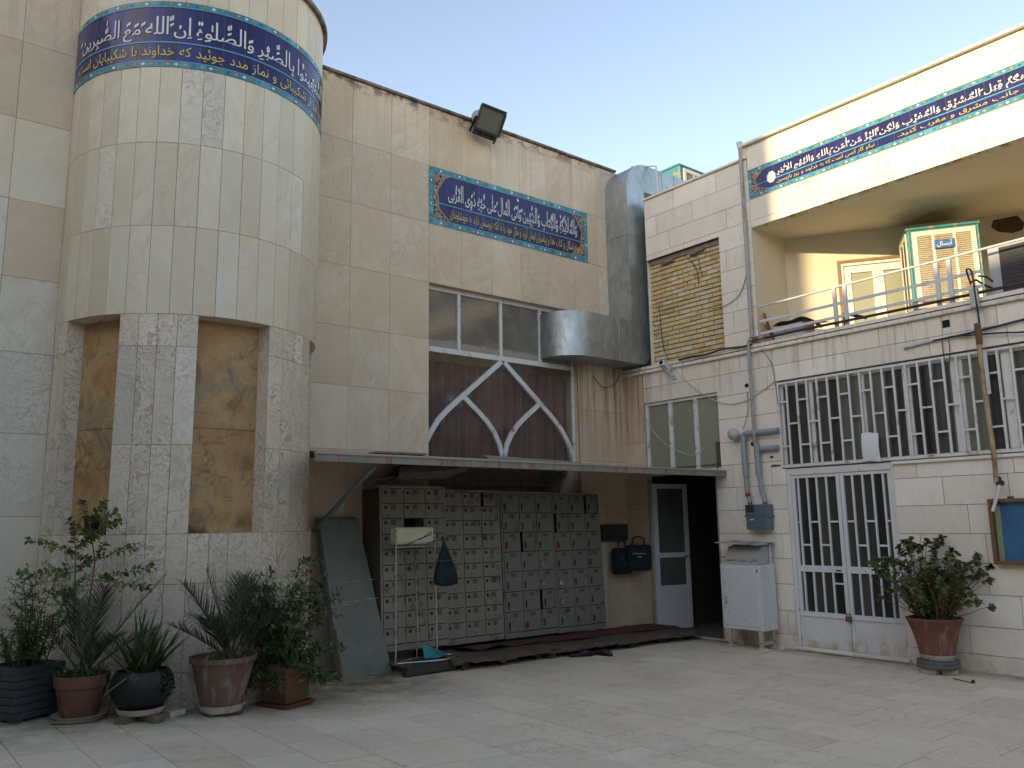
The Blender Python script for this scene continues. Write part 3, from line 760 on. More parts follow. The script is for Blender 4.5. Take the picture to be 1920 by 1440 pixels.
# core masses and roofs behind the cladding
w = MB()
w.box(XB+0.5, 18, -4, 8.02, 6.30, 6.34); w.box(XB+.012, 18, -4, 6.16, 6.50, 6.54)
w.quad((XB+.3, 8.02, 3.75), (18, 8.02, 3.75), (18, 8.02, 6.3), (XB+.3, 8.02, 6.3)); w.quad((XB+.35, 8.6, 3.7), (XB+.35, 8.0, 3.7), (XB+.35, 8.0, 6.3), (XB+.35, 8.6, 6.3))
w.quad((XB+.012, 8.6, 3.74), (XB+.5, 8.6, 3.74), (XB+.5, 8.0, 3.74), (XB+.012, 8.0, 3.74))
w.quad((XB-.03, 8.605, 3.7), (XB+.6, 8.605, 3.7), (XB+.6, 8.605, 6.55), (XB-.03, 8.605, 6.55))
w.build('roof', M_PLASTER, side)
w = MB()
def runs(y0, y1, x0, x1, z0, z1, lmin=0.8, lmax=1.2):
    y = y0
    while y < y1-0.01:
        y2 = min(y+rng.uniform(lmin, lmax), y1); dz = rng.uniform(-0.002, 0.002)
        w.box(x0, x1, y+0.0015, y2-0.0015, z0+dz, z1+dz, 0, rv()); y = y2
runs(-4, 8.6, XB-0.045, XB+0.03, 3.708, 3.752); w.build('ledge', [M_WHITE], side, rnd=True, bevel=0.004); w = MB(); runs(-4, 8.6, XB-0.03, XB+0.05, 3.768, 3.812)
w.build('ledge', [M_WHITE], side, rnd=True, bevel=0.004); w = MB(); runs(6.16, 8.03, XB-0.03, XB+0.2, 6.368, 6.398); w.build('coping', [M_WHITE], side, rnd=True, bevel=0.004); w = MB(); runs(-4, 6.215, XB-0.06, XB+0.2, 6.548, 6.58)
w.build('coping', [M_WHITE], side, rnd=True, bevel=0.004)
w = MB(); w.box(XB-0.02, XB+0.03, -4, 8.6, 3.752, 3.768); w.build('ledge_gap', M_DARKM, side)
# brick infill above the ledge
w = MB(); rb = random.Random(5); zz = 3.82; row = 0
while zz < 5.30:
    hh = rb.uniform(0.050, 0.057); y = 6.69 - (0.11 if row % 2 else 0)
    while y < 8.02:
        l = rb.uniform(0.19, 0.215); y1 = min(y+l, 8.02); y0 = max(y, 6.69)
        if y1-y0 > 0.03:
            o = rb.uniform(-0.004, 0.004); dz = 0.003*sin(y*2.3+row*0.7)
            w.box(XB+0.075+o, XB+0.15, y0+0.004, y1-0.003, zz+dz, zz+hh+dz-rb.uniform(0.0, 0.004), 0, (rb.random(), rb.random(), rb.random()))
        y += l+0.004
    zz += hh+0.0135; row += 1
def brickm():
    n = N('yellow_brick'); c = n.coords(rnd=True)
    at = n.new('ShaderNodeAttribute', attribute_name='rnd'); sep = n.new('ShaderNodeSeparateColor', i_0=at.outputs['Color'])
    k = n.ramp(sep.outputs[0], [(0.0, (0.50, 0.36, 0.17)), (0.35, (0.58, 0.46, 0.235)), (0.75, (0.62, 0.52, 0.29)), (1.0, (0.63, 0.56, 0.42))])
    k = n.mix(n.ramp(n.noise(c, 22, 4, 0.7), [(0.35, 0.4), (0.6, 0.0)]), k, (0.40, 0.29, 0.15))
    n.bump(n.noise(c, 60, 3), 0.3, 0.004); return n.done(k, 0.9)
w = w.build('brick_infill', [brickm()], side, rnd=True)
q = MB(); q.quad((XB+.092, 6.69, 3.8), (XB+.092, 8.02, 3.8), (XB+.092, 8.02, 5.45), (XB+.092, 6.69, 5.45))
q.quad((XB+.012, 6.69, 3.8), (XB+.2, 6.69, 3.8), (XB+.2, 6.69, 5.42), (XB+.012, 6.69, 5.42)); q.quad((XB, 6.69, 5.42), (XB, 8.02, 5.42), (XB+.2, 8.02, 5.42), (XB+.2, 6.69, 5.42))
q.box(XB+.05, XB+.09, 6.71, 8.0, 5.345, 5.41, 1)
q.build('brick_reveal', [plain('dark_mortar', (0.22, 0.16, 0.09), 0.95, var=0.4), M_WOOD], side)
q = MB()
for (y, l, zc) in ((6.98, 0.26, 5.32), (7.55, 0.22, 5.31)):
    q.tube([(XB+.05, y, zc+.02), (XB+.05, y+l, zc)], 0.025, 8)
q.tube([(XB+.06, 7.2, 5.3), (XB+.06, 7.1, 5.25), (XB+.06, 7.08, 5.1), (XB+.06, 7.05, 4.95)], 0.006, 5); q.build('lintel_lamp', M_WOOD, side)
# weathering gap under the ledge: small square vent
q = MB(); q.box(XB+.012, XB+.1, 3.772, 3.853, 3.565, 3.65); q.build('wall_vent', M_BLACK, side)

# three-pane window over the door
q = MB()
for (y0, y1, z0, z1) in ((6.86, 8.18, 3.225, 3.268), (6.86, 8.18, 2.22, 2.25), (8.145, 8.18, 2.25, 3.225), (6.86, 6.885, 2.25, 3.225), (7.695, 7.757, 2.25, 3.225), (7.24, 7.304, 2.25, 3.225)):
    q.box(XB+.028, XB+.075, y0, y1, z0, z1)
w3 = q.build('window', [M_WPAINT], side, bevel=0.003)
for y0, y1 in ((7.757, 8.145), (7.304, 7.695), (6.885, 7.24)):
    q = MB(); q.quad((XB+.055, y1, 2.25), (XB+.055, y0, 2.25), (XB+.055, y0, 3.225), (XB+.055, y1, 3.225), 0, rv()); q.build('pane', M_FROSTG, w3, rnd=True)
q = MB(); q.quad((XB, 8.18, 3.27), (XB+.1, 8.18, 3.27), (XB+.1, 6.86, 3.27), (XB, 6.86, 3.27)); q.quad((XB, 8.18, 2.2), (XB+.1, 8.18, 2.2), (XB+.1, 8.18, 3.27), (XB, 8.18, 3.27))
q.quad((XB+.1, 6.86, 2.2), (XB, 6.86, 2.2), (XB, 6.86, 3.27), (XB+.1, 6.86, 3.27)); q.quad((XB+.1, 8.2, 2.2), (XB+.1, 6.8, 2.2), (XB+.1, 6.8, 3.3), (XB+.1, 8.2, 3.3)); q.build('reveal', M_WPAINT, w3)

# long barred window
M_WIN = M_WPAINT
q = MB(); YL, YR = 5.937, 2.35
q.box(XB+.045, XB+.085, YR, YL, 3.205, 3.275); q.box(XB+.045, XB+.085, YR, YL, 2.18, 2.225); q.box(XB+.04, XB+.09, YL-.05, YL-.003, 2.225, 3.205)
mull = [5.50, 4.84, 4.315, 3.775, 3.285, 2.8]
mw = [0.05, 0.055, 0.085, 0.12, 0.09, 0.06]
for y, wd in zip(mull, mw): q.box(XB+.04, XB+.09, y-wd/2, y+wd/2, 2.225, 3.205)
wl = q.build('barred_window', M_WPAINT, side, bevel=0.003)
ed = [YL-.05]+[v for y, wd in zip(mull, mw) for v in (y+wd/2, y-wd/2)]+[YR]
for i in range(0, len(ed), 2):
    q = MB(); y = ed[i]
    while y > ed[i+1]+0.01:
        y2 = max(y-rng.uniform(0.13, 0.26), ed[i+1])
        q.quad((XB+.065, y, 2.225), (XB+.065, y2, 2.225), (XB+.065, y2, 3.205), (XB+.065, y, 3.205), 0, rv()); y = y2
    q.build('pane', M_FROST, wl, rnd=True)
bars = [5.925, 5.804, 5.662, 5.525, 5.386, 5.248, 5.111, 4.975, 4.838, 4.703, 4.567, 4.436, 4.30, 4.162, 4.025, 3.887, 3.75, 3.613, 3.48, 3.345, 3.208, 3.07, 2.932, 2.795, 2.657, 2.52]
q = MB(); q.box(XB-.012, XB+.012, YR, YL, 3.232, 3.256); q.box(XB-.012, XB+.012, YR, YL, 2.185, 2.212)
for y in bars: q.box(XB-.010, XB+.010, y-.011, y+.011, 2.212, 3.232)
for i in range(len(bars)-1):
    for z in ((2.728,) if i % 2 == 1 or i == 0 and False else (3.006, 2.449)):
        jz = rng.uniform(-.004, .004); q.box(XB-.008, XB+.008, bars[i+1]+.0115, bars[i]-.0115, z-.010+jz, z+.010+jz)
gr = q.build('window_grille', M_WIN, wl)
q = MB(); q.quad((XB, YL, 3.285), (XB+.1, YL, 3.285), (XB+.1, YR, 3.285), (XB, YR, 3.285)); q.quad((XB, YL, 2.17), (XB+.1, YL, 2.17), (XB+.1, YL, 3.285), (XB, YL, 3.285)); q.quad((XB, YR, 2.172), (XB+.1, YR, 2.172), (XB+.1, YL, 2.172), (XB, YL, 2.172))
q.quad((XB+.1, YL, 2.1), (XB+.1, YR, 2.1), (XB+.1, YR, 3.3), (XB+.1, YL, 3.3)); q.build('reveal', M_WHITE, wl, rnd=True)
q = MB(); q.box(XB-.035, XB+.03, 2.35, 4.53, 2.135, 2.168); q.build('window_sill', M_WHITE, wl, rnd=True, bevel=0.004)

# double gate under it
gate = MB(); GX = XB+.03
gate.box(GX-.02, GX+.05, 5.845, 5.895, 0.0, 2.165); gate.box(GX-.02, GX+.05, 4.54, 4.575, 0.0, 2.165); gate.box(GX-.02, GX+.05, 4.575, 5.845, 2.085, 2.165)
gate = gate.build('gate', M_WPAINT, side, bevel=0.004)
lb = [5.835, 5.755, 5.63, 5.505, 5.378, 5.262]; rb_ = [5.148, 5.047, 4.922, 4.80, 4.678, 4.585]
for nm, ya, yb, bs in (('l', 5.842, 5.205, lb[1:-1]), ('r', 5.198, 4.578, rb_[1:-1])):
    q = MB(); x0, x1 = GX-.012, GX+.018
    q.box(x0, x1, ya-.045, ya, 0.03, 2.08); q.box(x0, x1, yb, yb+.045, 0.03, 2.08)
    q.box(x0, x1, yb+.045, ya-.045, 2.045, 2.08); q.box(x0-.002, x1, yb+.045, ya-.045, 0.925, 1.0); q.box(x0, x1, yb+.045, ya-.045, 0.425, 0.46)
    q.box(x0+.004, x1, yb+.045, ya-.045, 0.03, 0.425)
    q.box(x0-.012, x0-.0005, yb+.002, ya-.002, 0.405, 0.43)
    ee = [ya-.045]+bs+[yb+.045]
    for y in bs: q.box(x0+.001, x1-.002, y-.011, y+.011, 0.4605, 0.9245); q.box(x0+.001, x1-.002, y-.011, y+.011, 1.0005, 2.0445)
    for i in range(len(ee)-1):
        z = 1.515 if i % 2 == 0 else 1.242
        q.box(x0+.003, x1-.004, ee[i+1]+.0115, ee[i]-.0115, z-.011, z+.011)
    if nm == 'l': q.box(x0+.003, x1-.004, ee[-1]+.001, ee[-2]-.0115, 0.79, 0.81)
    def rustypaint():
        n = N('gate_paint'); c = n.coords(objrnd=True); x, y, z = pos_sep(n)
        k = n.ramp(n.noise(c, 5, 4), [(0.3, (0.60, 0.615, 0.60)), (0.7, (0.68, 0.69, 0.67))])
        k = n.mix(n.math('MULTIPLY', band(n, z, 0.0, 0.03, 0.1, 0.3), n.ramp(n.noise(n.scale(c, (5, 5, 3)), 1.6, 5, 0.6), [(0.45, 0.0), (0.7, 0.8)])), k, (0.46, 0.30, 0.12))
        k = n.mix(n.math('MULTIPLY', band(n, z, 0.0, 0.02, 0.12, 0.25), n.ramp(n.noise(c, 16, 4, 0.7), [(0.62, 0.0), (0.68, 0.9)])), k, (0.12, 0.05, 0.02))
        return n.done(k, 0.45)
    lf = q.build('gate_leaf', rustypaint(), gate, bevel=0.003)
    for i in range(len(ee)-1):
        for z0, z1 in ((0.46, 0.925), (1.0, 2.045)):
            q = MB(); q.quad((GX+.02, ee[i], z0), (GX+.02, ee[i+1], z0), (GX+.02, ee[i+1], z1), (GX+.02, ee[i], z1), 0, rv()); q.build('pane', M_FROSTD, lf, rnd=True) if i == 0 and z0 > 0.9 else q.build('pane', M_FROSTD, lf, rnd=True)
q = MB(); q.box(XB-.03, XB-.0, 5.17, 5.235, 0.385, 0.44); q.tube([(XB-.02, 5.18, .44), (XB-.02, 5.18, .47), (XB-.02, 5.225, .47), (XB-.02, 5.225, .44)], 0.007, 6); q.build('padlock', M_RUST, gate, bevel=.006)
q = MB(); q.tube([(XB-.012, 5.29, .955), (XB-.05, 5.29, .955), (XB-.05, 5.235, .955)], .009, 8); q.build('handle', M_DARKM, gate)
q = MB(); q.tube([(XB-.03, 5.9, .026), (XB-.03, 4.53, .026)], .026, 10); q.build('threshold', M_WHITE, gate, rnd=True)
q = MB(); q.box(GX+.03, GX+.06, 4.56, 5.86, 0, 2.1); q.build('gate_backing', M_BLACK, gate)

# entrance
q = MB(); x1 = 14.5
q.quad((XB, 6.3, .004), (x1, 6.3, .004), (x1, 8.5, .004), (XB, 8.5, .004), 0)
q.build('entrance_floor', plain('terrazzo', (0.22, 0.22, 0.21), 0.35, var=0.35, scale=60), side)
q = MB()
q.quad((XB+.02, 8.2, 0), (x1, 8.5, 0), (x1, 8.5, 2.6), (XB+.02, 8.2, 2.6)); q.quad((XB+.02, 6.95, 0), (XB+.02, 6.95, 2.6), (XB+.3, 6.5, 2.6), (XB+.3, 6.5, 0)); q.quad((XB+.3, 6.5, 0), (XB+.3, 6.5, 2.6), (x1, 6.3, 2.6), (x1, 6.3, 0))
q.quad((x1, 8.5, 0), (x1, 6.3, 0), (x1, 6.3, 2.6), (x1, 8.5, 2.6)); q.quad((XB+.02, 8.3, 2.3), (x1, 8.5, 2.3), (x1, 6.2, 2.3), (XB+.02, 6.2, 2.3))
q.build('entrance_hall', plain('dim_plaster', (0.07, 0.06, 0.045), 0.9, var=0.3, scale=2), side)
q = MB(); q.box(XB-.01, XB+.05, 6.95, 8.18, 0.0, 0.022); q.build('door_sill', M_WHITE, side, rnd=True, bevel=.004)
M_DFR = plain('beige_door_frame', (0.38, 0.33, 0.25), 0.6)
for a_, b_ in ((8.15, 8.195), (6.95, 6.975)): q = MB(); q.box(XB+.0, XB+.06, a_, b_, 0.02, 2.2); q.build('door_jamb', M_DFR, side)
leaf = MB()      # leaf in local coordinates: x along the leaf from the hinge
Lw, Lh = 0.63, 2.09
for (u0, u1, z0, z1) in ((0, .075, .03, Lh), (Lw-.075, Lw, .03, Lh), (.075, Lw-.075, Lh-.07, Lh), (.075, Lw-.075, 1.03, 1.10), (.075, Lw-.075, 0.60, 0.64)):
    leaf.box(u0, u1, -.02, .02, z0, z1)
leaf.box(.075, Lw-.075, -.012, .012, .03, .60); leaf.box(.0755, Lw-.0755, -.016, .016, .03, .10)
leaf = leaf.build('door_leaf', M_WMETAL, side, local=True, bevel=.004)
leaf.location = (XB+.04-XB, 8.14-4.0, 0); leaf.rotation_euler = (0, 0, -R(11))
for z0, z1 in ((1.10, Lh-.07), (.64, 1.03)):
    q = MB(); q.quad((.075, 0, z0), (Lw-.075, 0, z0), (Lw-.075, 0, z1), (.075, 0, z1), 0, (0.5, .3, .6)); q.build('pane', M_FROST, leaf, local=True, rnd=True)
q = MB(); q.tube([(Lw-.035, -.02, 1.04), (Lw-.035, -.05, 1.04), (Lw-.13, -.05, 1.04)], .009, 8); q.build('handle', M_CHROME, leaf, local=True)

# balcony
BW0 = Vector((9.87, 6.16)); BD = Vector((0.55, -0.835)).normalized(); BN = Vector((-0.835, -0.55)).normalized()
def mpW(u, v, d): return (BW0.x+BD.x*u+BN.x*d, BW0.y+BD.y*u+BN.y*d, v)
BZ0, BZ1 = 3.80, 5.392
q = MB(); q.quad((XB+.013, 6.16, BZ0), (9.87, 6.16, BZ0), (9.87, 6.16, BZ1), (XB+.013, 6.16, BZ1))
for (a, b, c, d) in cut((0, 11, BZ0, BZ1), [(0.70, 1.66, BZ0, 4.965)]): q.quad(mpW(a, c, 0), mpW(b, c, 0), mpW(b, d, 0), mpW(a, d, 0))
for (a, b, c, d) in ((0.70, 0.70, BZ0, 4.965), (1.66, 1.66, BZ0, 4.965)): q.quad(mpW(a, c, 0), mpW(a, c, -.12), mpW(a, d, -.12), mpW(a, d, 0))
q.quad(mpW(.7, 4.965, 0), mpW(.7, 4.965, -.12), mpW(1.66, 4.965, -.12), mpW(1.66, 4.965, 0))
q.build('balcony_wall', M_PLASTER, side)
q = MB(); q.add([(XB+.012, 6.16, BZ1), (9.87, 6.16, BZ1), mpW(11, BZ1, 0), (XB+.012, mpW(11, 0, 0)[1], BZ1)], [(0, 1, 2, 3)]); 
def sootplaster():
    n = N('soffit_plaster'); p = n.new('ShaderNodeNewGeometry').outputs['Position']
    k = n.ramp(n.noise(p, 1.3, 4), [(0.3, (0.67, 0.60, 0.42)), (0.7, (0.72, 0.66, 0.50))])
    d = n.new('ShaderNodeVectorMath', operation='DISTANCE', i_0=n.scale(p, (1, 1, 1)), i_1=(10.72, 4.55, 5.39)).outputs['Value']
    d = n.math('ADD', d, n.math('MULTIPLY', n.noise(p, 3, 5), -0.35))
    k = n.mix(n.ramp(d, [(0.0, 0.85), (0.4, 0.0)]), k, (0.10, 0.075, 0.045))
    x, y, z = pos_sep(n)
    k = n.mix(n.math('MULTIPLY', band(n, x, 9, 9.05, 9.14, 9.28), n.ramp(n.noise(p, 8, 5, 0.7), [(0.5, 0.0), (0.62, 0.85)])), k, (0.13, 0.06, 0.03))
    return n.done(k, 0.9)
q.build('balcony_soffit', sootplaster(), side)
q = MB(); q.add([(XB+.012, 6.16, BZ0), (9.87, 6.16, BZ0), mpW(11, BZ0, 0), (XB+.012, mpW(11, 0, 0)[1], BZ0)], [(0, 1, 2, 3)]); q.build('balcony_floor', plain('balcony_floor_tile', (.55, .50, .40), .7), side)
q = MB()
for a, b, c, d in ((.70, .74, BZ0, 4.965), (1.62, 1.66, BZ0, 4.965), (.74, 1.62, 4.925, 4.965)): 
    q.add([mpW(u, z, dd) for dd in (-.02, -.09) for u, z in ((a, c), (b, c), (b, d), (a, d))], [(0, 1, 2, 3), (7, 6, 5, 4), (0, 4, 5, 1), (1, 5, 6, 2), (2, 6, 7, 3), (3, 7, 4, 0)])
for a, b, c, d in ((.75, .83, BZ0, 4.915), (1.10, 1.165, BZ0, 4.915), (1.168, 1.235, BZ0, 4.915), (1.54, 1.61, BZ0, 4.915), (.83, 1.10, 4.82, 4.915), (1.235, 1.54, 4.82, 4.915), (.83, 1.10, 3.8, 3.98), (1.235, 1.54, 3.8, 3.98)):
    q.add([mpW(u, z, dd) for dd in (-.03, -.075) for u, z in ((a, c), (b, c), (b, d), (a, d))], [(0, 1, 2, 3), (7, 6, 5, 4), (0, 4, 5, 1), (1, 5, 6, 2), (2, 6, 7, 3), (3, 7, 4, 0)])
bd = q.build('balcony_door', M_WPAINT, side, bevel=.003)
for a, b in ((.83, 1.10), (1.235, 1.54)):
    q = MB(); q.add([mpW(a, 3.98, -.05), mpW(b, 3.98, -.05), mpW(b, 4.82, -.05), mpW(a, 4.82, -.05)], [(0, 1, 2, 3)], 0, (.9, .4, .6)); q.build('pane', M_FROSTG, bd, rnd=True)
q = MB(); q.add([mpW(.7, 4.966, .004), mpW(1.66, 4.966, .004), mpW(1.66, 5.0, .004), mpW(.7, 5.0, .004)], [(0, 1, 2, 3)]); q.add([mpW(.66, 3.8, .004), mpW(.7, 3.8, .004), mpW(.7, 5.0, .004), mpW(.66, 5.0, .004)], [(0, 1, 2, 3)]); q.build('door_trim', plain('brown_wood_trim', (0.25, 0.14, 0.06), .6), bd)
q = MB(); hs = [(2.58, 5.33), (2.86, 5.36), (2.93, 5.25), (2.90, 5.16), (2.78, 5.13), (2.62, 5.17), (2.55, 5.24)]
q.add([mpW(u, z, .006) for u, z in hs]+[mpW(u, z, .0) for u, z in hs], [tuple(range(7))]); q.build('patched_hole', plain('charred_plaster', (0.09, 0.055, 0.03), .95, var=.5, scale=14), side)
inscription('tile_inscription', 'long blue tile band on the sunlit parapet above the open balcony', mpB, (XB, 3.0, 5.79), -6.152, 3.0, 5.79, 6.195, 0.052, 0.4,
    [('جُوهَكُمْ قِبَلَ الْمَشْرِقِ وَالْمَغْرِبِ وَلٰكِنَّ الْبِرَّ مَنْ اٰمَنَ بِاللهِ وَالْيَوْمِ الْاٰخِرِ', -5.72, -2.62)],
    [('به جانب مشرق و مغرب کنید.', -4.12, -2.72), ('نیکو کار کسی است که به خداوند و روز بازپسین', -5.72, -4.40)], 0.40, (-1,), tall=2.0)
tp = [o for o in COL.objects if o.name.startswith('tile_inscription') and o.location.z > 5.7 and o.location.x > 9][0]
spandrel(tp, -6.1, 5.842, 6.143, mpB, 1, 0.26)
q = MB(); c = [mpB(-5.80+.062*cos(2*pi*i/16)*(1+.12*(i % 2)), 5.985+.075*sin(2*pi*i/16)*(1+.12*(i % 2)), .0098) for i in range(16)]; q.add(c, [tuple(range(16))]); q.build('rosette', M_LWHITE, tp)

# ------------------------------------------------------------ outside the picture: the shading block, and two masses added to dim the court
wb = thing('apartment_block', 'tall plain apartment block west of the court whose shadow covers the yard', 'building', (-17, 0, 0))
q = MB(); q.box(-20, -14, -40, 2.68, -0.03, 10.3); q.box(-20, -14, 2.68, 40, -0.03, 13.4); q.build('wall', M_PLASTER, wb)

sb = thing('rear_light_blocker', 'plain unseen block added behind the viewer to dim the court', 'building', (0, -12, 0))
q = MB(); q.box(-3.1, 16, -16, -9.5, -0.03, 5.8); q.build('wall', plain('blocker_brown', (0.26, 0.22, 0.17), .9), sb)  # unseen mass, added to cut low sky light under the canopy
ww = thing('west_light_blocker', 'plain unseen block added left of the viewer to darken that side of the court', 'building', (-4.2, 0, 0))
q = MB(); q.box(-8, -3.2, -9, 8.55, -0.03, 4.6); q.build('wall', plain('blocker_beige', (0.34, 0.30, 0.24), .9), ww)  # unseen mass, added to darken the lower left of the court

# ------------------------------------------------------------ air duct in the corner
duct = thing('air_duct', 'galvanised sheet-metal air duct running down the corner and into the window', 'duct', (9.05, 8.35, 3.83))
def arc(cx, cz, r, a0, a1, n=14): return [(cx+r*cos(R(a0+(a1-a0)*i/n)), cz+r*sin(R(a0+(a1-a0)*i/n))) for i in range(n+1)]
Y0d, Y1d = 8.138, 8.598
prof = [(8.0, 3.85), (8.0, 4.49), (8.874, 4.49)] + [(8.874, 6.6)] + arc(9.32, 6.6, 0.446, 180, 90)[1:] + [(10.35, 7.046), (10.35, 6.6), (9.27, 6.6), (9.27, 4.05)] + arc(9.07, 4.05, 0.2, 0, -90)[1:]
q = MB(); n = len(prof); P = [(x, Y0d, z) for x, z in prof]; Q = [(x, Y1d, z) for x, z in prof]
sides = [(i, (i+1) % n, n+(i+1) % n, n+i) for i in range(n)]
q.add(P+Q, sides, 0, None, True)
def capfan(y, flip):
    # the flat faces in convex pieces
    A = [(8.0, 3.85), (9.07, 3.85), (9.07, 4.49), (8.0, 4.49)]; B = [(9.07, 3.85)]+arc(9.07, 4.05, .2, -90, 0)[1:]+[(9.27, 4.49), (9.07, 4.49)]
    Cc = [(8.874, 4.49), (9.27, 4.49), (9.27, 6.6), (8.874, 6.6)]; Dd = [(9.32, 6.6)]+arc(9.32, 6.6, .446, 90, 180); E = [(9.32, 6.6), (10.35, 6.6), (10.35, 7.046), (9.32, 7.046)]
    for pl in (A, B, Cc, Dd, E):
        v = [(x, y, z) for x, z in pl]; idx = tuple(range(len(v)))
        q.add(v, [idx[::-1] if flip else idx], 0, None, True)
capfan(Y0d, False); capfan(Y1d, True)
q.build('duct_riser', M_GALV, duct, sharp=35)
q = MB(); pl = [(8.0, 8.70), (8.0, Y0d)] + [(8.0+0.46*cos(R(a)), 8.598+0.46*sin(R(a))) for a in range(-96, -181, -6)] + [(7.54, 8.70)]
n = len(pl); q.add([(x, y, 3.85) for x, y in pl]+[(x, y, 4.49) for x, y in pl], [(i, (i+1) % n, n+(i+1) % n, n+i) for i in range(n)]+[tuple(range(n))[::-1], tuple(range(n, 2*n))], 0, None, True)
for i in range(len(q.f)): q.f[i] = q.f[i][::-1]
q.build('duct_elbow', M_GALV, duct, sharp=35)
q = MB(); q.box(8.868, 9.276, Y0d-.006, Y1d, 5.835, 5.85); q.box(8.868, 9.276, Y0d-.006, Y1d, 4.485, 4.497); q.box(8.595, 8.615, Y0d-.007, Y0d+.01, 3.845, 4.495); q.box(8.0, 8.012, Y0d-.007, Y0d+.01, 3.845, 4.495)
q.box(8.595, 8.615, Y0d-.006, Y1d, 3.842, 3.851); q.box(8.595, 8.615, Y0d-.006, Y1d, 4.489, 4.497)
for xx in (9.7, 10.0): q.box(xx, xx+.012, Y0d-.006, Y1d, 6.6, 7.052)
q.build('seam', M_GALV, duct)
q = MB(); q.bar((9.2, 8.2, 3.815), (9.2, 8.2, 3.90), .05, .03); q.build('support', M_RUST, duct)
q = MB(); q.tube([(9.42, 8.0, 6.39), (9.42, 8.0, 7.02), (9.38, 8.3, 7.10), (9.2, 8.32, 7.06)], .014, 8); tag(q.build('roof_conduit', M_WMETAL), 'thin white bent conduit beside the top of the air duct', 'pipe')

def cooler(name, label, w, d, h, loc, rot, badge=False):
    t = thing(name, label, 'cooler', loc, rot, 'teal evaporative coolers')       # local: front face at y=0 facing -y, body behind
    q = MB(); q.box(-w/2, w/2, 0.012, d, 0.05, h); q.box(-w/2-.012, w/2+.012, 0.0, d+.012, h, h+.035); q.box(-w/2-.012, w/2+.012, 0.0, d+.012, 0, .05)
    for x in (-w/2+.02, w/2-.02): q.box(x-.012, x+.012, -.004, .05, .05, h)
    q.build('body', M_TEAL, t, local=True, bevel=.012)
    def pad(px0, px1, pz0, pz1, face):
        q = MB(); f = MB()
        def V(u, v, o): return (u, -o, v) if face == 'f' else (-w/2-o, u, v)
        def bx(mb, u0, u1, v0, v1, o0, o1, m=0):
            a = V(u0, v0, o0); b = V(u1, v1, o1); mb.box(min(a[0], b[0]), max(a[0], b[0]), min(a[1], b[1]), max(a[1], b[1]), v0, v1, m)
        bx(f, px0, px0+.055, pz0, pz1, -.02, .014); bx(f, px1-.055, px1, pz0, pz1, -.02, .014); bx(f, px0+.055, px1-.055, pz1-.06, pz1, -.02, .014); bx(f, px0+.055, px1-.055, pz0, pz0+.06, -.02, .014)
        k = 3 if face == 'f' else 2
        for i in range(1, k): u = px0+(px1-px0)*i/k; bx(f, u-.016, u+.016, pz0+.06, pz1-.06, -.02, .012)
        z = pz0+.075
        while z < pz1-.075:
            a = V(px0+.055, z, .006); 
            q.add([V(px0+.055, z, .010), V(px1-.055, z, .010), V(px1-.055, z+.023, -.002), V(px0+.055, z+.023, -.002)], [(0, 1, 2, 3), (3, 2, 1, 0)]); z += .026
        q.add([V(px0+.05, pz0+.05, -.007), V(px1-.05, pz0+.05, -.007), V(px1-.05, pz1-.05, -.007), V(px0+.05, pz1-.05, -.007)], [(0, 1, 2, 3)], 1)
        f = f.build('pad_frame', plain('cooler_pad_frame', (0.66, 0.62, 0.50), .5, var=.08), t, local=True)
        q.build('louvres', [plain('dusty_louvre', (0.72, 0.67, 0.54), .7, var=.15, scale=5, dirt=(.42, .29, .16), dirt_amt=.22), plain('straw_pad', (0.40, 0.30, 0.17), .95, var=.4, scale=30)], f, local=True)
    pad(-w/2+(.05 if badge else .1), w/2-.05, .06, h-.03, 'f')
    if badge: pad(.06, d-.05, .06, h-.02, 's')
    if badge:
        q = MB(); q.box(-.115, .115, -.03, -.0125, h-.27, h-.16, 0); q = q.build('badge', plain('blue_badge', (0.03, 0.12, 0.30), .4), t, local=True, bevel=.008)
        l = MB(); lettering(l, 'آبسال', -.085, .085, h-.255, h-.175, lambda u, v, dd: (u, -.03-dd, v), .0015, 0, 1.0); l.build('badge_lettering', M_LWHITE, q, local=True)
    return t
balc = cooler('evaporative_cooler', 'sunlit teal evaporative cooler with dusty cream louvres on the balcony', 0.80, 0.62, 1.055, (10.115, 4.152, 3.97), math.atan2(BD.y, BD.x), True)
q = MB()
for x in (-.34, .34):
    for y in (.05, .57): q.box(x-.02, x+.02, y-.02, y+.02, -.165, 0)
q.box(-.36, .36, .03, .59, -.03, 0); q.build('stand', M_RUST, balc, local=True)
roofc = cooler('evaporative_cooler', 'teal evaporative cooler on the roof at the end of the air duct', 0.95, 0.9, 0.95, (10.95, 8.39, 6.52), 0, False)
q = MB(); q.box(-.45, .45, .03, .85, -.20, 0); q.build('stand', M_RUST, roofc, local=True)

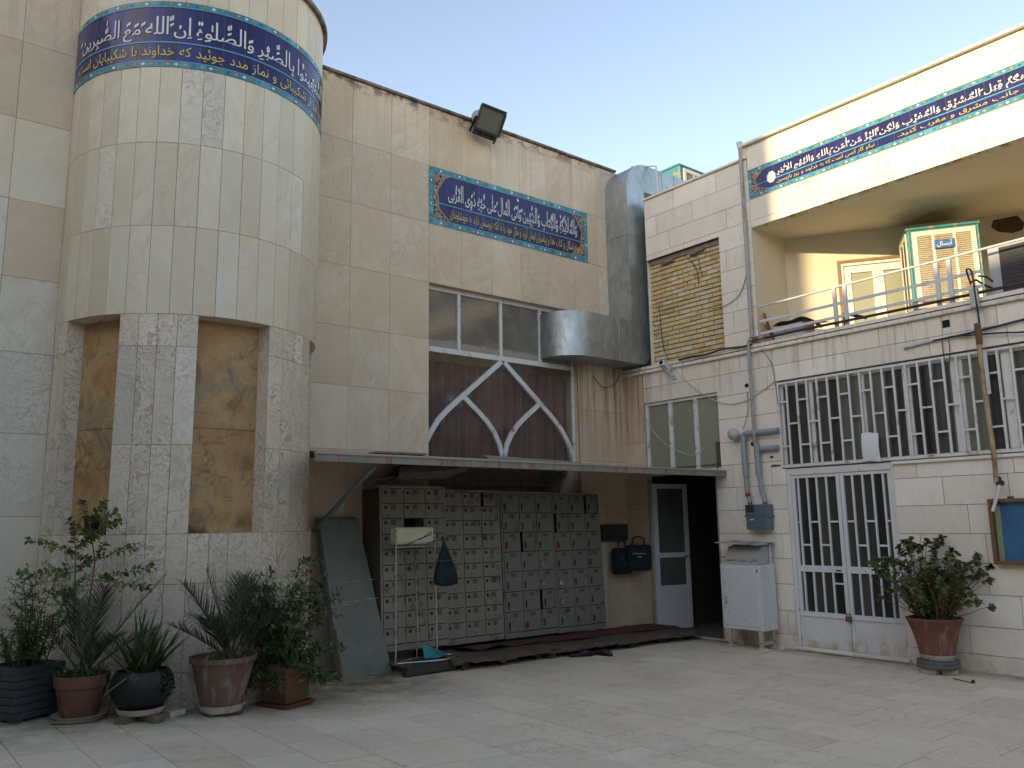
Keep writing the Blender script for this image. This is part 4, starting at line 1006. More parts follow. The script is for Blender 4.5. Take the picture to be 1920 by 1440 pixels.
# ------------------------------------------------------------ canopy over the lockers
can = thing('canopy', 'thin rust-streaked metal canopy over the lockers and the entrance', 'canopy', (6.3, 7.6, 2.2))
def cz(y): return 2.388 - (8.6-y)*(0.188/1.8)
YF = 6.80
poly = [(3.27, YF), (XB+.0, YF), (XB+.0, 8.6-.002), (3.94, 8.598), (3.92, 8.25), (3.80, 7.96)]
q = MB(); n = len(poly); q.add([(x, y, cz(y)) for x, y in poly]+[(x, y, cz(y)-.014) for x, y in poly], [tuple(range(n)), tuple(range(n, 2*n))[::-1]]+[(i, n+i, n+(i+1) % n, (i+1) % n) for i in range(n)])
q.build('sheet', plain('weathered_sheet', (0.30, 0.28, 0.24), .7, var=.2, dirt=(.2, .12, .07), dirt_amt=.2), can)
q = MB(); xx = 3.24
while xx < XB+.04:
    x2 = min(xx+rng.uniform(.55, .95), XB+.05); o = rng.uniform(-.002, .002)
    q.box(xx, x2-.004, YF-.012+o, YF+.02, cz(YF)-.078, cz(YF)-.012, 0, rv()); q.box(xx, x2-.004, YF-.024+o, YF+.03, cz(YF)-.012, cz(YF)+.006, 1, rv()); xx = x2
def rustedge():
    n = N('rust_streaked_fascia'); c = n.coords()
    k = n.ramp(n.noise(c, 4, 4), [(.3, (.20, .19, .155)), (.7, (.27, .255, .21))])
    k = n.mix(n.ramp(n.noise(n.scale(c, (4.2, 4.2, .15)), 2.0, 3, .5), [(.54, 0.), (.66, .9)]), k, (.22, .12, .06))
    k = n.mix(n.ramp(n.noise(n.scale(c, (13, 13, .6)), 2.0, 5, .7), [(.55, 0.), (.7, .5)]), k, (.16, .13, .10))
    return n.done(k, .6)
q.build('fascia', [rustedge(), plain('pale_edge_strip', (.34, .32, .27), .6, var=.15)], can)
q = MB()
for x in (3.95, 5.6, 7.3, 8.9): q.bar((x, YF+.03, cz(YF)-.045), (x, 8.59, cz(8.59)-.045), .05, .06)
q.bar((3.95, 7.7, cz(7.7)-.07), (XB-.01, 7.7, cz(7.7)-.07), .05, .05); q.build('rafters', M_RUST, can)
q = MB(); q.bar((4.09, 8.58, 1.5), (4.11, 7.28, 2.14), .045, .03); q.build('strut', plain('green_grey_paint', (.20, .24, .22), .6), can)
q = MB(); q.box(4.6, 5.25, 8.1, 8.3, cz(8.1)+.012, cz(8.1)+.03); tag(q.build('loose_board', M_WOOD), 'short flat grey board lying on the canopy near the tower', 'board')
q = MB(); q.prism([(5.9, 7.75, cz(7.75)+.005), (7.5, 7.85, cz(7.85)+.005), (7.5, 8.0, cz(8.0)+.008), (6.0, 8.0, cz(8.0)+.035)], (0, 0, .012)); tag(q.build('loose_sheet', plain('pale_board', (.25, .225, .185), .8)), 'long bent sheet strip lying on the canopy under the barred window', 'sheet')
q = MB()   # lattice girder in the dark opening
zt, zb_ = 2.26, 2.06
for z in (zt, zb_): q.bar((5.62, 8.57, z), (7.75, 8.57, z), .016, .016)
for i in range(6):
    x = 5.66+i*.35; q.bar((x, 8.57, zb_), (x+.17, 8.57, zt), .010, .010); q.bar((x+.17, 8.57, zt), (x+.34, 8.57, zb_), .010, .010)
for x in (5.64, 6.35, 7.06, 7.74): q.bar((x, 8.575, 1.95), (x, 8.575, 2.35), .014, .014)
tag(q.build('lattice_girder', plain('grey_bar', (.13, .13, .12), .6)), 'thin zigzag lattice girder in the dark gap above the lockers', 'girder')

# ------------------------------------------------------------ lockers
M_LOCK = plain('grey_green_locker_paint', (0.265, 0.245, 0.19), .5, var=.16, scale=5, dirt=(.12, .085, .05), dirt_amt=.22)
M_LOCK2 = plain('cool_grey_locker_paint', (0.215, 0.205, 0.17), .5, var=.12, scale=5, dirt=(.10, .08, .06), dirt_amt=.15)
M_SLOT = plain('vent_slot', (.035, .03, .025), .8)
M_BROWN = plain('brown_side', (0.09, 0.07, 0.045), .7, var=.2)
def door_mesh(kind, w, h):
    d = MB(); d.box(0, w, -.010, .004, 0, h, 0)
    def slot(x0, x1, z0, z1): d.quad((x0, -.0112, z0), (x1, -.0112, z0), (x1, -.0112, z1), (x0, -.0112, z1), 1)
    if kind == 'a':
        for k in range(4): slot(w*.42, w*.68, h*.62+k*.014, h*.62+k*.014+.008)
        slot(w*.52, w*.60, h*.22, h*.27)
    else:
        for k in range(4): slot(w*.38, w*.72, h*.76+k*.011, h*.76+k*.011+.006)
        slot(w*.50, w*.57, h*.52, h*.545)
        d.quad((w*.10, -.0112, h*.12), (w*.19, -.0112, h*.12), (w*.19, -.0112, h*.44), (w*.10, -.0112, h*.44), 1)
    return d
_protos = {}
def locker(label, x, y, z, w, dep, h, rows, kind, m, missing=(), ajar=(), tags={}):
    t = thing('locker_cabinet', label, 'lockers', (x, y, z), 0, 'locker cabinets under the canopy'); t.rotation_euler = (-R(2.9), 0, 0)
    base = .07; cap = .03; st = .022; cw = (w-4*st)/3 ; rh = (h-base-cap)/rows
    q = MB()
    q.box(0, w, .02, dep, 0, .004); q.box(0, w, 0, dep, h-.02, h); q.box(0, w, dep-.004, dep, .004, h-.02)
    q.box(0, .006, .012, dep-.004, .004, h-.02, 2); q.box(w-.006, w, .012, dep-.004, .004, h-.02, 0)
    for i in range(4): u = i*(cw+st); q.box(u, u+st, -.002, .012, 0.0, h-.02)
    for i in range(3):
        u = st+i*(cw+st); q.box(u, u+cw, 0, .012, 0.0, base-.006); q.box(u, u+cw, 0, .012, h-cap+.004, h-.02)
        for r in range(1, rows): zz = base+r*rh; q.box(u, u+cw, .004, .012, zz-.0055, zz+.0055, 1)
        q.box(u-st*.5-.003, u-st*.5+.003, .012, dep-.004, .01, h-.02)
    q.box(.006, w-.006, .20 if dep > .25 else .15, .21 if dep > .25 else .16, .004, h-.02, 1)
    q.build('carcass', [m, M_BLACK, M_BROWN], t, local=True)
    key = (kind, round(cw, 4), round(rh, 4), m.name)
    for r in range(rows):
        for i in range(3):
            if (rows-1-r, i) in missing: continue
            g_ = .0045
            if key not in _protos:
                dr = door_mesh(kind, cw-2*g_, rh-2*g_).build('door', [m, M_SLOT], t, local=True)
                lk = MB()
                if kind == 'a': lk.lathe([(.0001, -.006), (.017, -.006), (.020, 0), (.020, .004)], (0, 0, 0), 14); 
                else: lk.box(-.011, .011, -.012, .012, -.03, .03)
                if kind == 'a':
                    for j, p in enumerate(lk.v): lk.v[j] = (p[0]+cw*.16, p[2]-.0125, p[1]+rh*.70)
                else:
                    for j, p in enumerate(lk.v): lk.v[j] = (p[0]+cw*.145, p[1]*.5-.013, p[2]+rh*.36)
                lk.build('lock', M_DARKM, dr, local=True)
                _protos[key] = dr
            else:
                dr = copy_tree(_protos[key], t)
            u = st+i*(cw+st)+g_; zz = base+r*rh+g_
            dr.location = (u, rng.uniform(-.002, .001), zz); dr.rotation_euler = (0, rng.uniform(-.006, .006), 0)
            if (rows-1-r, i) in ajar: dr.rotation_euler = (0, 0, 0); dr.location = (u+.028, -.012, zz); dr.rotation_euler = (0, 0, R(-9)*-1 if False else R(9)); 
            if (rows-1-r, i) in tags:
                col, zz2 = tags[(rows-1-r, i)]
                pk = MB(); pk.box(.026, .056, -.034, -.018, .045, .085); pk.tube([(.031, -.026, .085), (.031, -.026, .105), (.051, -.026, .105), (.051, -.026, .085)], .004, 6)
                pk.build('key_tag', plain('tag_'+col, {'red': (.35, .03, .03), 'yellow': (.5, .42, .03), 'white': (.6, .6, .58)}[col], .5), dr, local=True)
    return t
locker('leftmost tall grey locker cabinet with one black missing door behind the wire stand', 4.69, 8.11, .195, .885, .40, 1.80, 10, 'a', M_LOCK, missing=((2, 1),))
locker('grey ten-row locker cabinet set slightly back, second from the left', 5.585, 8.215, .165, .875, .29, 1.80, 10, 'a', M_LOCK, ajar=((0, 2),))
locker('seven-row grey locker cabinet with large doors, second from the right', 6.478, 8.215, .155, .862, .29, 1.80, 7, 'b', M_LOCK2, ajar=((5, 2), (2, 1)), tags={(2, 0): ('red', 0), (6, 1): ('red', 0), (3, 2): ('yellow', 0), (4, 2): ('yellow', 0)})
locker('rightmost seven-row grey locker cabinet with large doors beside the hanging bags', 7.348, 8.215, .145, .872, .29, 1.80, 7, 'b', M_LOCK2, ajar=((0, 2), (1, 0)), tags={(2, 0): ('red', 0), (4, 0): ('white', 0), (5, 0): ('yellow', 0), (6, 2): ('red', 0)})

# bundle, sticks on the lockers
q = MB(); nx, ny = 26, 10
for i in range(nx+1):
    for j in range(ny+1):
        u, v = i/nx, j/ny; a_ = pi*v
        r = .10+.05*sin(u*pi)+.02*sin(9*u+2*v)+.012*sin(23*u+5*v)
        q.v.append((4.95+u*1.0+.03*sin(7*v), 8.33-r*1.1*cos(a_*2)*.9, 2.14+r*.75*sin(a_*2)+.06*u+.05*u*u))
for i in range(nx):
    for j in range(ny): a_ = i*(ny+1)+j; q.f.append([a_, a_+1, a_+ny+2, a_+ny+1]); q.m.append(0); q.r.append((.5,)*3); q.s.append(True)
tag(q.build('rolled_tarpaulin', plain('dirty_canvas', (.17, .145, .11), .9, var=.3, scale=5)), 'dirty canvas roll lying on the leftmost locker under the canopy', 'tarpaulin')
for i, (p, r_, l) in enumerate((((4.5, 8.35, 2.02), .02, 'long thin wooden batten lying on the leftmost locker'), ((4.55, 8.28, 2.045), .012, 'thin dry stick on top of the battens on the leftmost locker'))):
    q = MB(); q.tube([p, (p[0]+.45, p[1]+.03, p[2]+.03+.03*i), (p[0]+.85, p[1]-.02, p[2]+.05)], r_, 6); tag(q.build('wooden_batten' if i == 0 else 'dry_stick', M_WOOD), l, 'stick')

# leaning green door panel
M_GRN = plain('dull_green_paint', (0.17, 0.19, 0.155), .5, var=.12, scale=3, dirt=(.12, .13, .10), dirt_amt=.05)
lean = thing('leaning_panel', 'dull green metal panel leaning against the wall between the tower and the lockers', 'panel', (4.4, 8.0, 0))
F = [Vector((4.115, 7.925, .0)), Vector((4.735, 7.955, .0)), Vector((4.59, 8.5, 1.625)), Vector((4.105, 8.48, 1.625))]
Bk = [p+Vector((-.015, .085, .028)) for p in F]; Bk[0].z = Bk[1].z = 0.03
q = MB(); q.add(F+Bk, [(0, 1, 2, 3), (7, 6, 5, 4), (0, 4, 5, 1), (1, 5, 6, 2), (2, 6, 7, 3), (3, 7, 4, 0)]); q.build('sheet', M_GRN, lean, bevel=.006)
q = MB(); up_ = (F[3]-F[0]).normalized(); nn = (F[1]-F[0]).cross(F[3]-F[0]).normalized()
q.bar(F[0]+nn*.003+up_*.03+Vector((.012, 0, 0)), F[0]+nn*.003+(F[3]-F[0])*.3+Vector((.012, 0, 0)), .022, .006, 0, nn); q.build('rusty_edge', M_RUST, lean)
q = MB()
for (u, v) in ((.35, .8), (.6, .74), (.45, .43), (.25, .55), (.62, .33), (.4, .2), (.8, .25), (.7, .12), (.3, .3)):
    c = F[0]+(F[1]-F[0])*u+(F[3]-F[0])*v; ax = (F[1]-F[0]).normalized()
    q.add([c+nn*.003+(ax*cos(2*pi*k/8)+up_*sin(2*pi*k/8))*.008 for k in range(8)], [tuple(range(8))])
q.build('screw_holes', M_DARKM, lean)
q = MB()
for v, u0, u1 in ((.585, .22, .42), (.588, .5, .68), (.59, .8, .93), (.46, .22, .4), (.462, .45, .6), (.468, .7, .95), (.445, .22, .33)):
    c = F[0]+(F[3]-F[0])*v; a = c+(F[1]-F[0])*u0+nn*.003; b = c+(F[1]-F[0])*u1+nn*.003
    q.add([a-up_*.004, b-up_*.003, b+up_*.004, a+up_*.005], [(0, 1, 2, 3)])
q.build('scratches', plain('bare_scratch', (.34, .36, .34), .7), lean)

# stand with white tank
M_PALLET = plain('dark_pallet_wood', (.055, .045, .035), .8, var=.3)
pal = thing('slatted_pallet', 'small dark slatted duckboard under the chrome stand', 'pallet', (5.0, 7.7, 0))
M_SLAT = plain('worn_slat', (.12, .11, .10), .6, var=.3)
for k in range(9): q = MB(); q.box(4.70+k*.068, 4.70+k*.068+.045, 7.62, 8.08, .085, .108); q.build('slat', M_SLAT, pal)
for ya in (7.60, 8.08): q = MB(); q.box(4.69, 5.31, ya, ya+.02, .02, .11); q.build('rail', M_PALLET, pal)
q = MB()
for x in (4.72, 5.0, 5.27):
    for y in (7.66, 8.03): q.box(x-.03, x+.03, y-.03, y+.03, 0, .085)
q.build('bearers', M_PALLET, pal)
st = thing('chrome_stand', 'thin chrome tube stand with hooks in front of the leftmost lockers', 'stand', (4.93, 7.85, .11))
q = MB()
for a_, b_ in (((4.672, 7.79, .11), (4.662, 7.79, 1.5)), ((5.20, 7.80, .11), (5.165, 7.80, 1.45))): q.tube([a_, b_], .0105, 8)
q.tube([(4.665, 7.79, 1.315), (4.9, 7.79, 1.318), (5.163, 7.80, 1.315)], .005, 6); q.tube([(4.665, 7.79, 1.26), (5.0, 7.95, 1.265), (5.06, 7.97, .3), (5.04, 7.97, .11)], .008, 6)
q.build('tube_frame', M_CHROME, st)
q = MB(); q.tube([(4.78, 7.78, 1.335), (4.9, 7.70, 1.40), (5.02, 7.66, 1.44), (5.03, 7.66, 1.47), (5.0, 7.66, 1.46), (4.9, 7.69, 1.39)], .0055, 6); q.tube([(5.06, 7.79, 1.345), (5.2, 7.77, 1.38), (5.36, 7.74, 1.425)], .006, 6); q.tube([(4.68, 7.785, .79), (4.8, 7.78, .80), (4.95, 7.76, .835)], .005, 6)
q.build('hook', M_DARKM, st)
q = MB(); q.tube([(4.69, 7.78, .12), (5.0, 7.60, .135), (5.15, 7.56, .14), (5.38, 7.66, .14), (5.42, 7.74, .14), (5.36, 7.82, .14), (5.2, 7.86, .14), (4.9, 7.87, .13), (4.69, 7.80, .12)], .011, 8); q.build('tray_rim', M_CHROME, st)
def milky():
    n = N('yellowed_milky_plastic'); c = n.coords()
    x, y, z = n.new('ShaderNodeSeparateXYZ', i_0=c).outputs
    k = n.ramp(n.noise(c, 6, 3), [(.3, (.60, .57, .37)), (.7, (.68, .66, .47))])
    k = n.mix(n.math('MULTIPLY', band(n, z, -1, -.9, .01, .05), n.ramp(n.noise(c, 9, 4), [(.4, 0.), (.6, .45)])), k, (.30, .30, .20))
    n.b.inputs['Subsurface Weight'].default_value = .15; n.b.inputs['Subsurface Radius'].default_value = (.03, .03, .02)
    return n.done(k, .35)
tk = MB(); tk.box(0, .49, 0, .12, 0, .185); tk = tk.build('plastic_tank', milky(), None, local=True, bevel=.018); tk.location = (4.665, 7.80, 1.342)
tag(tk, 'yellowed white plastic tank on top of the chrome stand', 'tank')
M_BAG = plain('dark_green_cloth', (.006, .024, .024), .85, var=.3, scale=9)
bag = thing('cloth_bag', 'dark green drawstring bag hanging from the chrome stand', 'bag', (5.26, 7.72, 1.12))
q = MB(); prof = [(.012, 1.36), (.035, 1.30), (.075, 1.22), (.115, 1.12), (.15, 1.02), (.16, .95), (.145, .905), (.08, .885), (.001, .88)]
q.lathe([(r*(1), z) for r, z in prof], (0, 0, 0), 24, ribs=5, ribd=.07)
for i, p in enumerate(q.v): q.v[i] = (5.235+p[0]*.95+(1.36-p[2])*.06, 7.72+p[1]*.42, p[2])
q.build('sack', M_BAG, bag)
q = MB(); q.tube([(5.225, 7.72, 1.34), (5.215, 7.735, 1.42), (5.25, 7.745, 1.405), (5.25, 7.72, 1.33)], .008, 6); q.build('drawstring', M_BAG, bag)
q = MB(); q.tube([(5.13, 7.67, 1.165), (5.2, 7.655, 1.15), (5.28, 7.655, 1.165), (5.34, 7.68, 1.15)], .004, 5); q.build('seam', plain('grey_seam', (.12, .15, .14), .8), bag)
q = MB(); q.add([(4.98, 7.72, .15), (5.12, 7.65, .15), (5.33, 7.76, .15), (5.16, 7.83, .15), (5.0, 7.80, .29), (5.07, 7.78, .27), (5.26, 7.82, .19)], [(0, 1, 2, 3), (0, 4, 3), (4, 5, 3), (5, 6, 3), (6, 2, 3), (0, 1, 5, 4), (1, 2, 6, 5)])
tag(q.build('dustpan', plain('turquoise_plastic', (.02, .23, .24), .4), bevel=.006), 'turquoise plastic dustpan at the foot of the chrome stand', 'dustpan')

# carpets on pallets
def cloth(name, x0, x1, y0, y1, zf, nx, ny, m, thick=.008):
    q = MB()
    for i in range(nx+1):
        for j in range(ny+1):
            x = x0+(x1-x0)*i/nx; v = j/ny
            ya, yb = y0(x), y1(x); y = ya+(yb-ya)*v; q.v.append((x, y, zf(x, y, v)))
    for i in range(nx):
        for j in range(ny): a = i*(ny+1)+j; q.f.append([a, a+ny+1, a+ny+2, a+1]); q.m.append(0); q.r.append((.5,)*3); q.s.append(True)
    o = q.build(name, m, None, local=True); s = o.modifiers.new('thickness', 'SOLIDIFY'); s.thickness = thick; s.offset = -1
    return o
def carpetm(name, a, b, sc=14):
    n = N(name); c = n.coords(); 
    k = n.ramp(n.noise(n.scale(c, (1, 3, 1)), sc, 5, .65), [(.3, a), (.7, b)]); k = n.mix(n.ramp(n.noise(c, 2.5, 4), [(.4, 0.), (.7, .5)]), k, tuple(x*.55 for x in a))
    n.bump(n.noise(c, 160, 2), .6, .004); return n.done(k, .95)
fy = lambda x: 7.50-.065*(x-5.3)+.06*mnoise.noise((x*1.3, 7, 0))+.03*mnoise.noise((x*5, 1, 0))
o = cloth('brown_carpet', 5.22, 9.06, fy, lambda x: 8.2-.02*x*0, lambda x, y, v: .122+.012*mnoise.noise((x*2.2, y*3, 1.5))+.01*mnoise.noise((x*6, y*5, 3.3))-((.05+.05*mnoise.noise((x*1.7, 4, 0))+.03*mnoise.noise((x*9, 2, 0)))*max(0, .07-v)/.07), 120, 18, carpetm('brown_carpet_pile', (.075, .055, .035), (.13, .105, .07)))
tag(o, 'worn brown carpet laid over pallets in front of the lockers', 'carpet')
o = cloth('red_carpet', 5.62, 9.0, lambda x: 7.86-.075*(x-5.7)+.02*sin(x*5), lambda x: 8.17-.015*(x-5.7), lambda x, y, v: .142+.004*sin(x*11+y*3)+max(0, 6.6-x)*.055*(.5+.5*sin(x*12.5+1))*(1-v), 120, 10, carpetm('dark_red_carpet_pile', (.085, .025, .025), (.12, .045, .042)), .006)
tag(o, 'dark red runner along the foot of the lockers', 'carpet')
for i, (x0, x1) in enumerate(((5.36, 6.5), (6.55, 7.75), (7.8, 9.0))):
    t = thing('pallet', ['dark wooden pallet under the left end of the brown carpet', 'dark wooden pallet under the middle of the brown carpet', 'dark wooden pallet under the right end of the brown carpet'][i], 'pallet', ((x0+x1)/2, 7.9, 0), group='pallets under the carpets')
    yf = 7.50-.065*((x0+x1)/2-5.3)+.07
    for k in range(4): q = MB(); q.box(x0, x1, yf+.02+k*.26, yf+.02+k*.26+.2, .082, .104); q.build('board', M_PALLET, t)
    for x in (x0+.05, (x0+x1)/2, x1-.05):
        for y in (yf+.08, 7.95, 8.5): q = MB(); q.box(x-.045, x+.045, y-.05, y+.05, 0, .082); q.build('block', M_PALLET, t)
def shoe(label, x, y, rot):
    t = thing('shoe', label, 'shoe', (x, y, 0), rot, 'pair of black slippers by the carpet')
    q = MB(); L = .29; n = 12; m = 10
    for i in range(n+1):
        u = i/n; wd = .05*(1-.35*(2*u-.75)**2)*(1 if u < .92 else .8); hgt = .03+.055*(max(0, 1-abs(u-.66)/.36))
        if u < .3: hgt = .026+.02*(1-u/.3)
        for j in range(m): a_ = 2*pi*j/m; q.v.append((L*(u-.5), wd*cos(a_), .004+max(0, hgt*(.5+.5*sin(a_)))))
    for i in range(n):
        for j in range(m): q.f.append([i*m+j, (i+1)*m+j, (i+1)*m+(j+1) % m, i*m+(j+1) % m]); q.m.append(0); q.r.append((.5,)*3); q.s.append(True)
    q.f += [list(range(m)), list(range(n*m, n*m+m))[::-1]]; q.m += [0, 0]; q.r += [(.5,)*3]*2; q.s += [False]*2
    q.build('upper', plain('black_rubber', (.012, .013, .016), .5), t, local=True)
    q = MB(); pl = [(L*.52*cos(2*pi*k/20), .046*sin(2*pi*k/20)) for k in range(20)]; q.prism([(a, b, 0) for a, b in pl], (0, 0, .014)); q.build('sole', M_BLACK, t, local=True)
shoe('left black slipper lying on the paving by the carpet edge', 6.93, 7.36, R(-28)); shoe('right black slipper pointing at the paving by the carpet edge', 7.16, 7.26, R(-75))

# bags and box on the corner wall
q = MB(); q.box(8.50, 9.02, D-.09, D-.002, 1.28, 1.515); tag(q.build('fuse_box', plain('dark_grey_box', (.035, .04, .04), .5), bevel=.006), 'flat dark grey box on the wall to the right of the lockers', 'box')
def satchel(label, c, w, h, d, face, flap):
    t = thing('satchel', label, 'bag', c, face, 'green bags hanging in the corner')
    q = MB(); q.box(-w/2, w/2, -d/2, d/2, -h, 0); q.build('body', M_BAG, t, local=True, bevel=.035)
    q = MB(); q.tube([(-w*.25, 0, -.01), (-w*.22, 0, .09), (0, 0, .12), (w*.22, 0, .09), (w*.25, 0, -.01)], .011, 8); q.build('handle', M_BAG, t, local=True)
    q = MB()
    if flap: q.bar((-w*.32, -d/2-.003, -h*.3), (w*.3, -d/2-.003, -h*.93), .03, .006, 0, (0, 1, 0)); q.build('strap', plain('grey_green_strap', (.05, .09, .08), .8), t, local=True)
    else:
        for (x0, x1, z) in ((-.1, -.06, -.12), (-.05, -.01, -.12), (.0, .05, -.12), (.06, .1, -.12), (-.03, .03, -.165)): q.quad((x0, -d/2-.003, -h*.36+(z+.12)), (x1, -d/2-.003, -h*.36+(z+.12)), (x1, -d/2-.003, -h*.36+(z+.12)+.014), (x0, -d/2-.003, -h*.36+(z+.12)+.014))
        q.build('printed_line', plain('pale_print', (.35, .38, .38), .8), t, local=True)
satchel('dark green satchel with a diagonal strap hanging beside the lockers', (8.82, 8.46, 1.18), .36, .37, .13, R(8), True)
satchel('dark green satchel with pale print hanging next to the entrance door', (9.0, 8.30, 1.22), .36, .36, .12, R(-38), False)

# ------------------------------------------------------------ fittings on the walls
fl = thing('floodlight', 'dark square floodlight standing on the edge of the hall parapet', 'floodlight', (6.45, 8.55, 7.07))
T = Matrix.Translation((6.42, 8.36, 6.99)) @ Matrix.Rotation(R(-22), 4, 'Z') @ Matrix.Rotation(R(28), 4, 'X') @ Matrix.Rotation(R(13), 4, 'Y')
q = MB(); q.box(-.17, .17, -.06, .05, -.16, .17, 0, None, T); q.box(-.185, .185, -.085, -.06, .145, .185, 0, None, T); q.box(.155, .195, -.085, -.06, -.17, .145, 0, None, T); q.box(-.185, -.165, -.085, -.06, -.17, .145, 0, None, T); q.box(-.165, .155, -.085, -.06, -.18, -.14, 0, None, T)
q.box(-.165, .165, -.05, .05, -.235, -.161, 0, None, T)
for k in range(4): q.box(-.14+k*.085, -.11+k*.085, -.065, -.05, -.23, -.165, 0, None, T)
q.build('housing', plain('black_cast_metal', (.022, .024, .024), .55, var=.3), fl, bevel=.006)
q = MB(); q.add([T @ Vector(p) for p in ((-.165, -.071, -.14), (.155, -.071, -.14), (.155, -.071, .145), (-.165, -.071, .145))], [(0, 1, 2, 3)]); q.build('glass', plain('dull_lamp_glass', (.13, .135, .11), .22, var=.15), fl)
q = MB(); q.bar(T @ Vector((-.19, .0, 0)), T @ Vector((-.19, .12, -.26)), .03, .012); q.bar(T @ Vector((.19, .0, 0)), T @ Vector((.19, .12, -.26)), .03, .012); q.bar((6.28, 8.5, 7.085), (6.62, 8.52, 7.085), .04, .012); q.build('bracket', M_DARKM, fl)
q = MB(); q.sphere((6.335, 8.48, 7.06), .105, 16, 0, (1, 1, 1)); q.build('reflector_back', plain('pale_grey_enamel', (.30, .32, .33), .4), fl)

dp = thing('downpipe', 'rusting grey downpipe at the left edge of the balcony', 'pipe', (9.07, 6.24, 3.8))
q = MB(); q.tube([(9.075, 6.225, 6.55), (9.075, 6.225, 3.95), (9.075, 6.225, 3.86)], .024, 10); q.build('upper_pipe', plain('grey_weathered_pipe', (.34, .34, .33), .55, var=.15, dirt=(.22, .1, .05), dirt_amt=.22, streak=True, dscale=2.5), dp)
q = MB(); q.tube([(9.075, 6.225, 6.62), (9.075, 6.225, 6.53)], [.045, .032], 10); q.build('hopper', M_WMETAL, dp)
q = MB(); q.tube([(9.06, 6.05, 3.872), (9.06, 6.2, 3.872), (9.05, 6.255, 3.865), (9.045, 6.268, 3.83), (9.045, 6.268, 2.5)], .022, 10); q.build('lower_pipe', plain('grey_rusty_pipe', (.32, .32, .31), .55, var=.15, dirt=(.24, .1, .05), dirt_amt=.25, streak=True, dscale=2.5), dp)
q = MB(); q.tube([(9.075, 6.225, 3.9), (9.075, 6.225, 3.84)], .034, 10); q.tube([(9.06, 6.2, 3.872), (9.06, 6.12, 3.872)], .03, 8); q.build('elbow', M_RUST, dp)

gm = thing('gas_meter', 'blue-grey gas meter with two thick grey pipes beside the gate', 'gas meter', (9.0, 6.25, 1.45))
M_GPIPE = plain('grey_painted_gas_pipe', (.27, .295, .31), .45, var=.08, dirt=(.2, .12, .07), dirt_amt=.1)
M_METER = plain('blue_grey_meter_case', (.10, .14, .17), .45, var=.15, dirt=(.06, .05, .04), dirt_amt=.15)
q = MB(); q.tube([(9.075, 5.93, 2.655), (9.06, 6.38, 2.655), (9.055, 6.425, 2.645), (9.05, 6.44, 2.60), (9.05, 6.435, 2.10)], .036, 12); q.tube([(9.05, 6.435, 2.12), (9.05, 6.432, 1.90), (9.05, 6.43, 1.86)], .026, 10); q.tube([(9.05, 6.43, 1.88), (9.045, 6.40, 1.80), (9.03, 6.385, 1.74)], .02, 8); q.build('inlet_pipe', M_GPIPE, gm)
q = MB(); q.tube([(9.075, 5.95, 2.44), (9.07, 6.22, 2.44)], .034, 12); q.tube([(9.05, 6.245, 2.52), (9.05, 6.24, 2.10)], .038, 12); q.tube([(9.05, 6.24, 2.12), (9.05, 6.215, 1.92), (9.05, 6.19, 1.83), (9.03, 6.16, 1.74)], .025, 10); q.build('outlet_pipe', M_GPIPE, gm)
q = MB(); q.tube([(9.045, 6.425, 1.885), (9.045, 6.412, 1.85)], .034, 8); q.tube([(9.03, 6.386, 1.77), (9.03, 6.384, 1.735)], .03, 8); q.tube([(9.03, 6.162, 1.77), (9.03, 6.16, 1.735)], .03, 8); q.build('coupling', M_RUST, gm)
q = MB(); q.box(8.965, 9.11, 6.10, 6.42, 1.60, 1.742); q.box(8.96, 9.115, 6.085, 6.435, 1.585, 1.605); q.box(8.965, 9.11, 6.105, 6.415, 1.43, 1.59); q.build('case', M_METER, gm, bevel=.02)
q = MB(); q.box(8.945, 8.965, 6.28, 6.40, 1.655, 1.735); q.build('counter', plain('dark_counter', (.04, .04, .035), .4), gm, bevel=.004)
q = MB(); q.box(8.957, 8.963, 6.29, 6.35, 1.545, 1.56); q.build('plate', M_WMETAL, gm)
gl_ = thing('globe_lamp', 'white globe lamp on the wall beside the gas pipes', 'lamp', (9.1, 6.55, 2.66))
q = MB(); q.sphere((9.03, 6.57, 2.66), .082, 24); q.build('globe', plain('milky_globe', (.42, .42, .40), .35, var=.08), gl_); q = MB(); q.tube([(9.12, 6.57, 2.66), (9.09, 6.57, 2.66)], .045, 12); q.build('base', M_WMETAL, gl_)
for i, (y, z, r_, l) in enumerate(((6.385, 3.29, .034, 'round black pipe hole high on the wall left of the downpipe'), (6.33, 2.52, .04, 'ragged dark hole between the two gas pipes'), (6.08, 2.33, .025, 'small dark hole under the short gas pipe'))):
    q = MB(); n = 14; q.add([(XB-.0025, y+r_*cos(2*pi*k/n)*(1+.3*rng.random()*(i > 0)), z+r_*sin(2*pi*k/n)*(.8 if i < 2 else .5)*(1+.3*rng.random()*(i > 0))) for k in range(n)][::-1], [tuple(range(n))]); tag(q.build('wall_hole', M_BLACK), l, 'hole')
q = MB(); q.add([(XB-.003, 6.1+.0, 2.20), (XB-.003, 5.96, 2.205), (XB-.003, 5.955, 2.225), (XB-.003, 6.05, 2.235), (XB-.003, 6.10, 2.225)][::-1], [(0, 1, 2, 3, 4)]); tag(q.build('rust_patch', M_RUST), 'small brown rusty scar on the wall beside the gate lintel', 'rust patch')

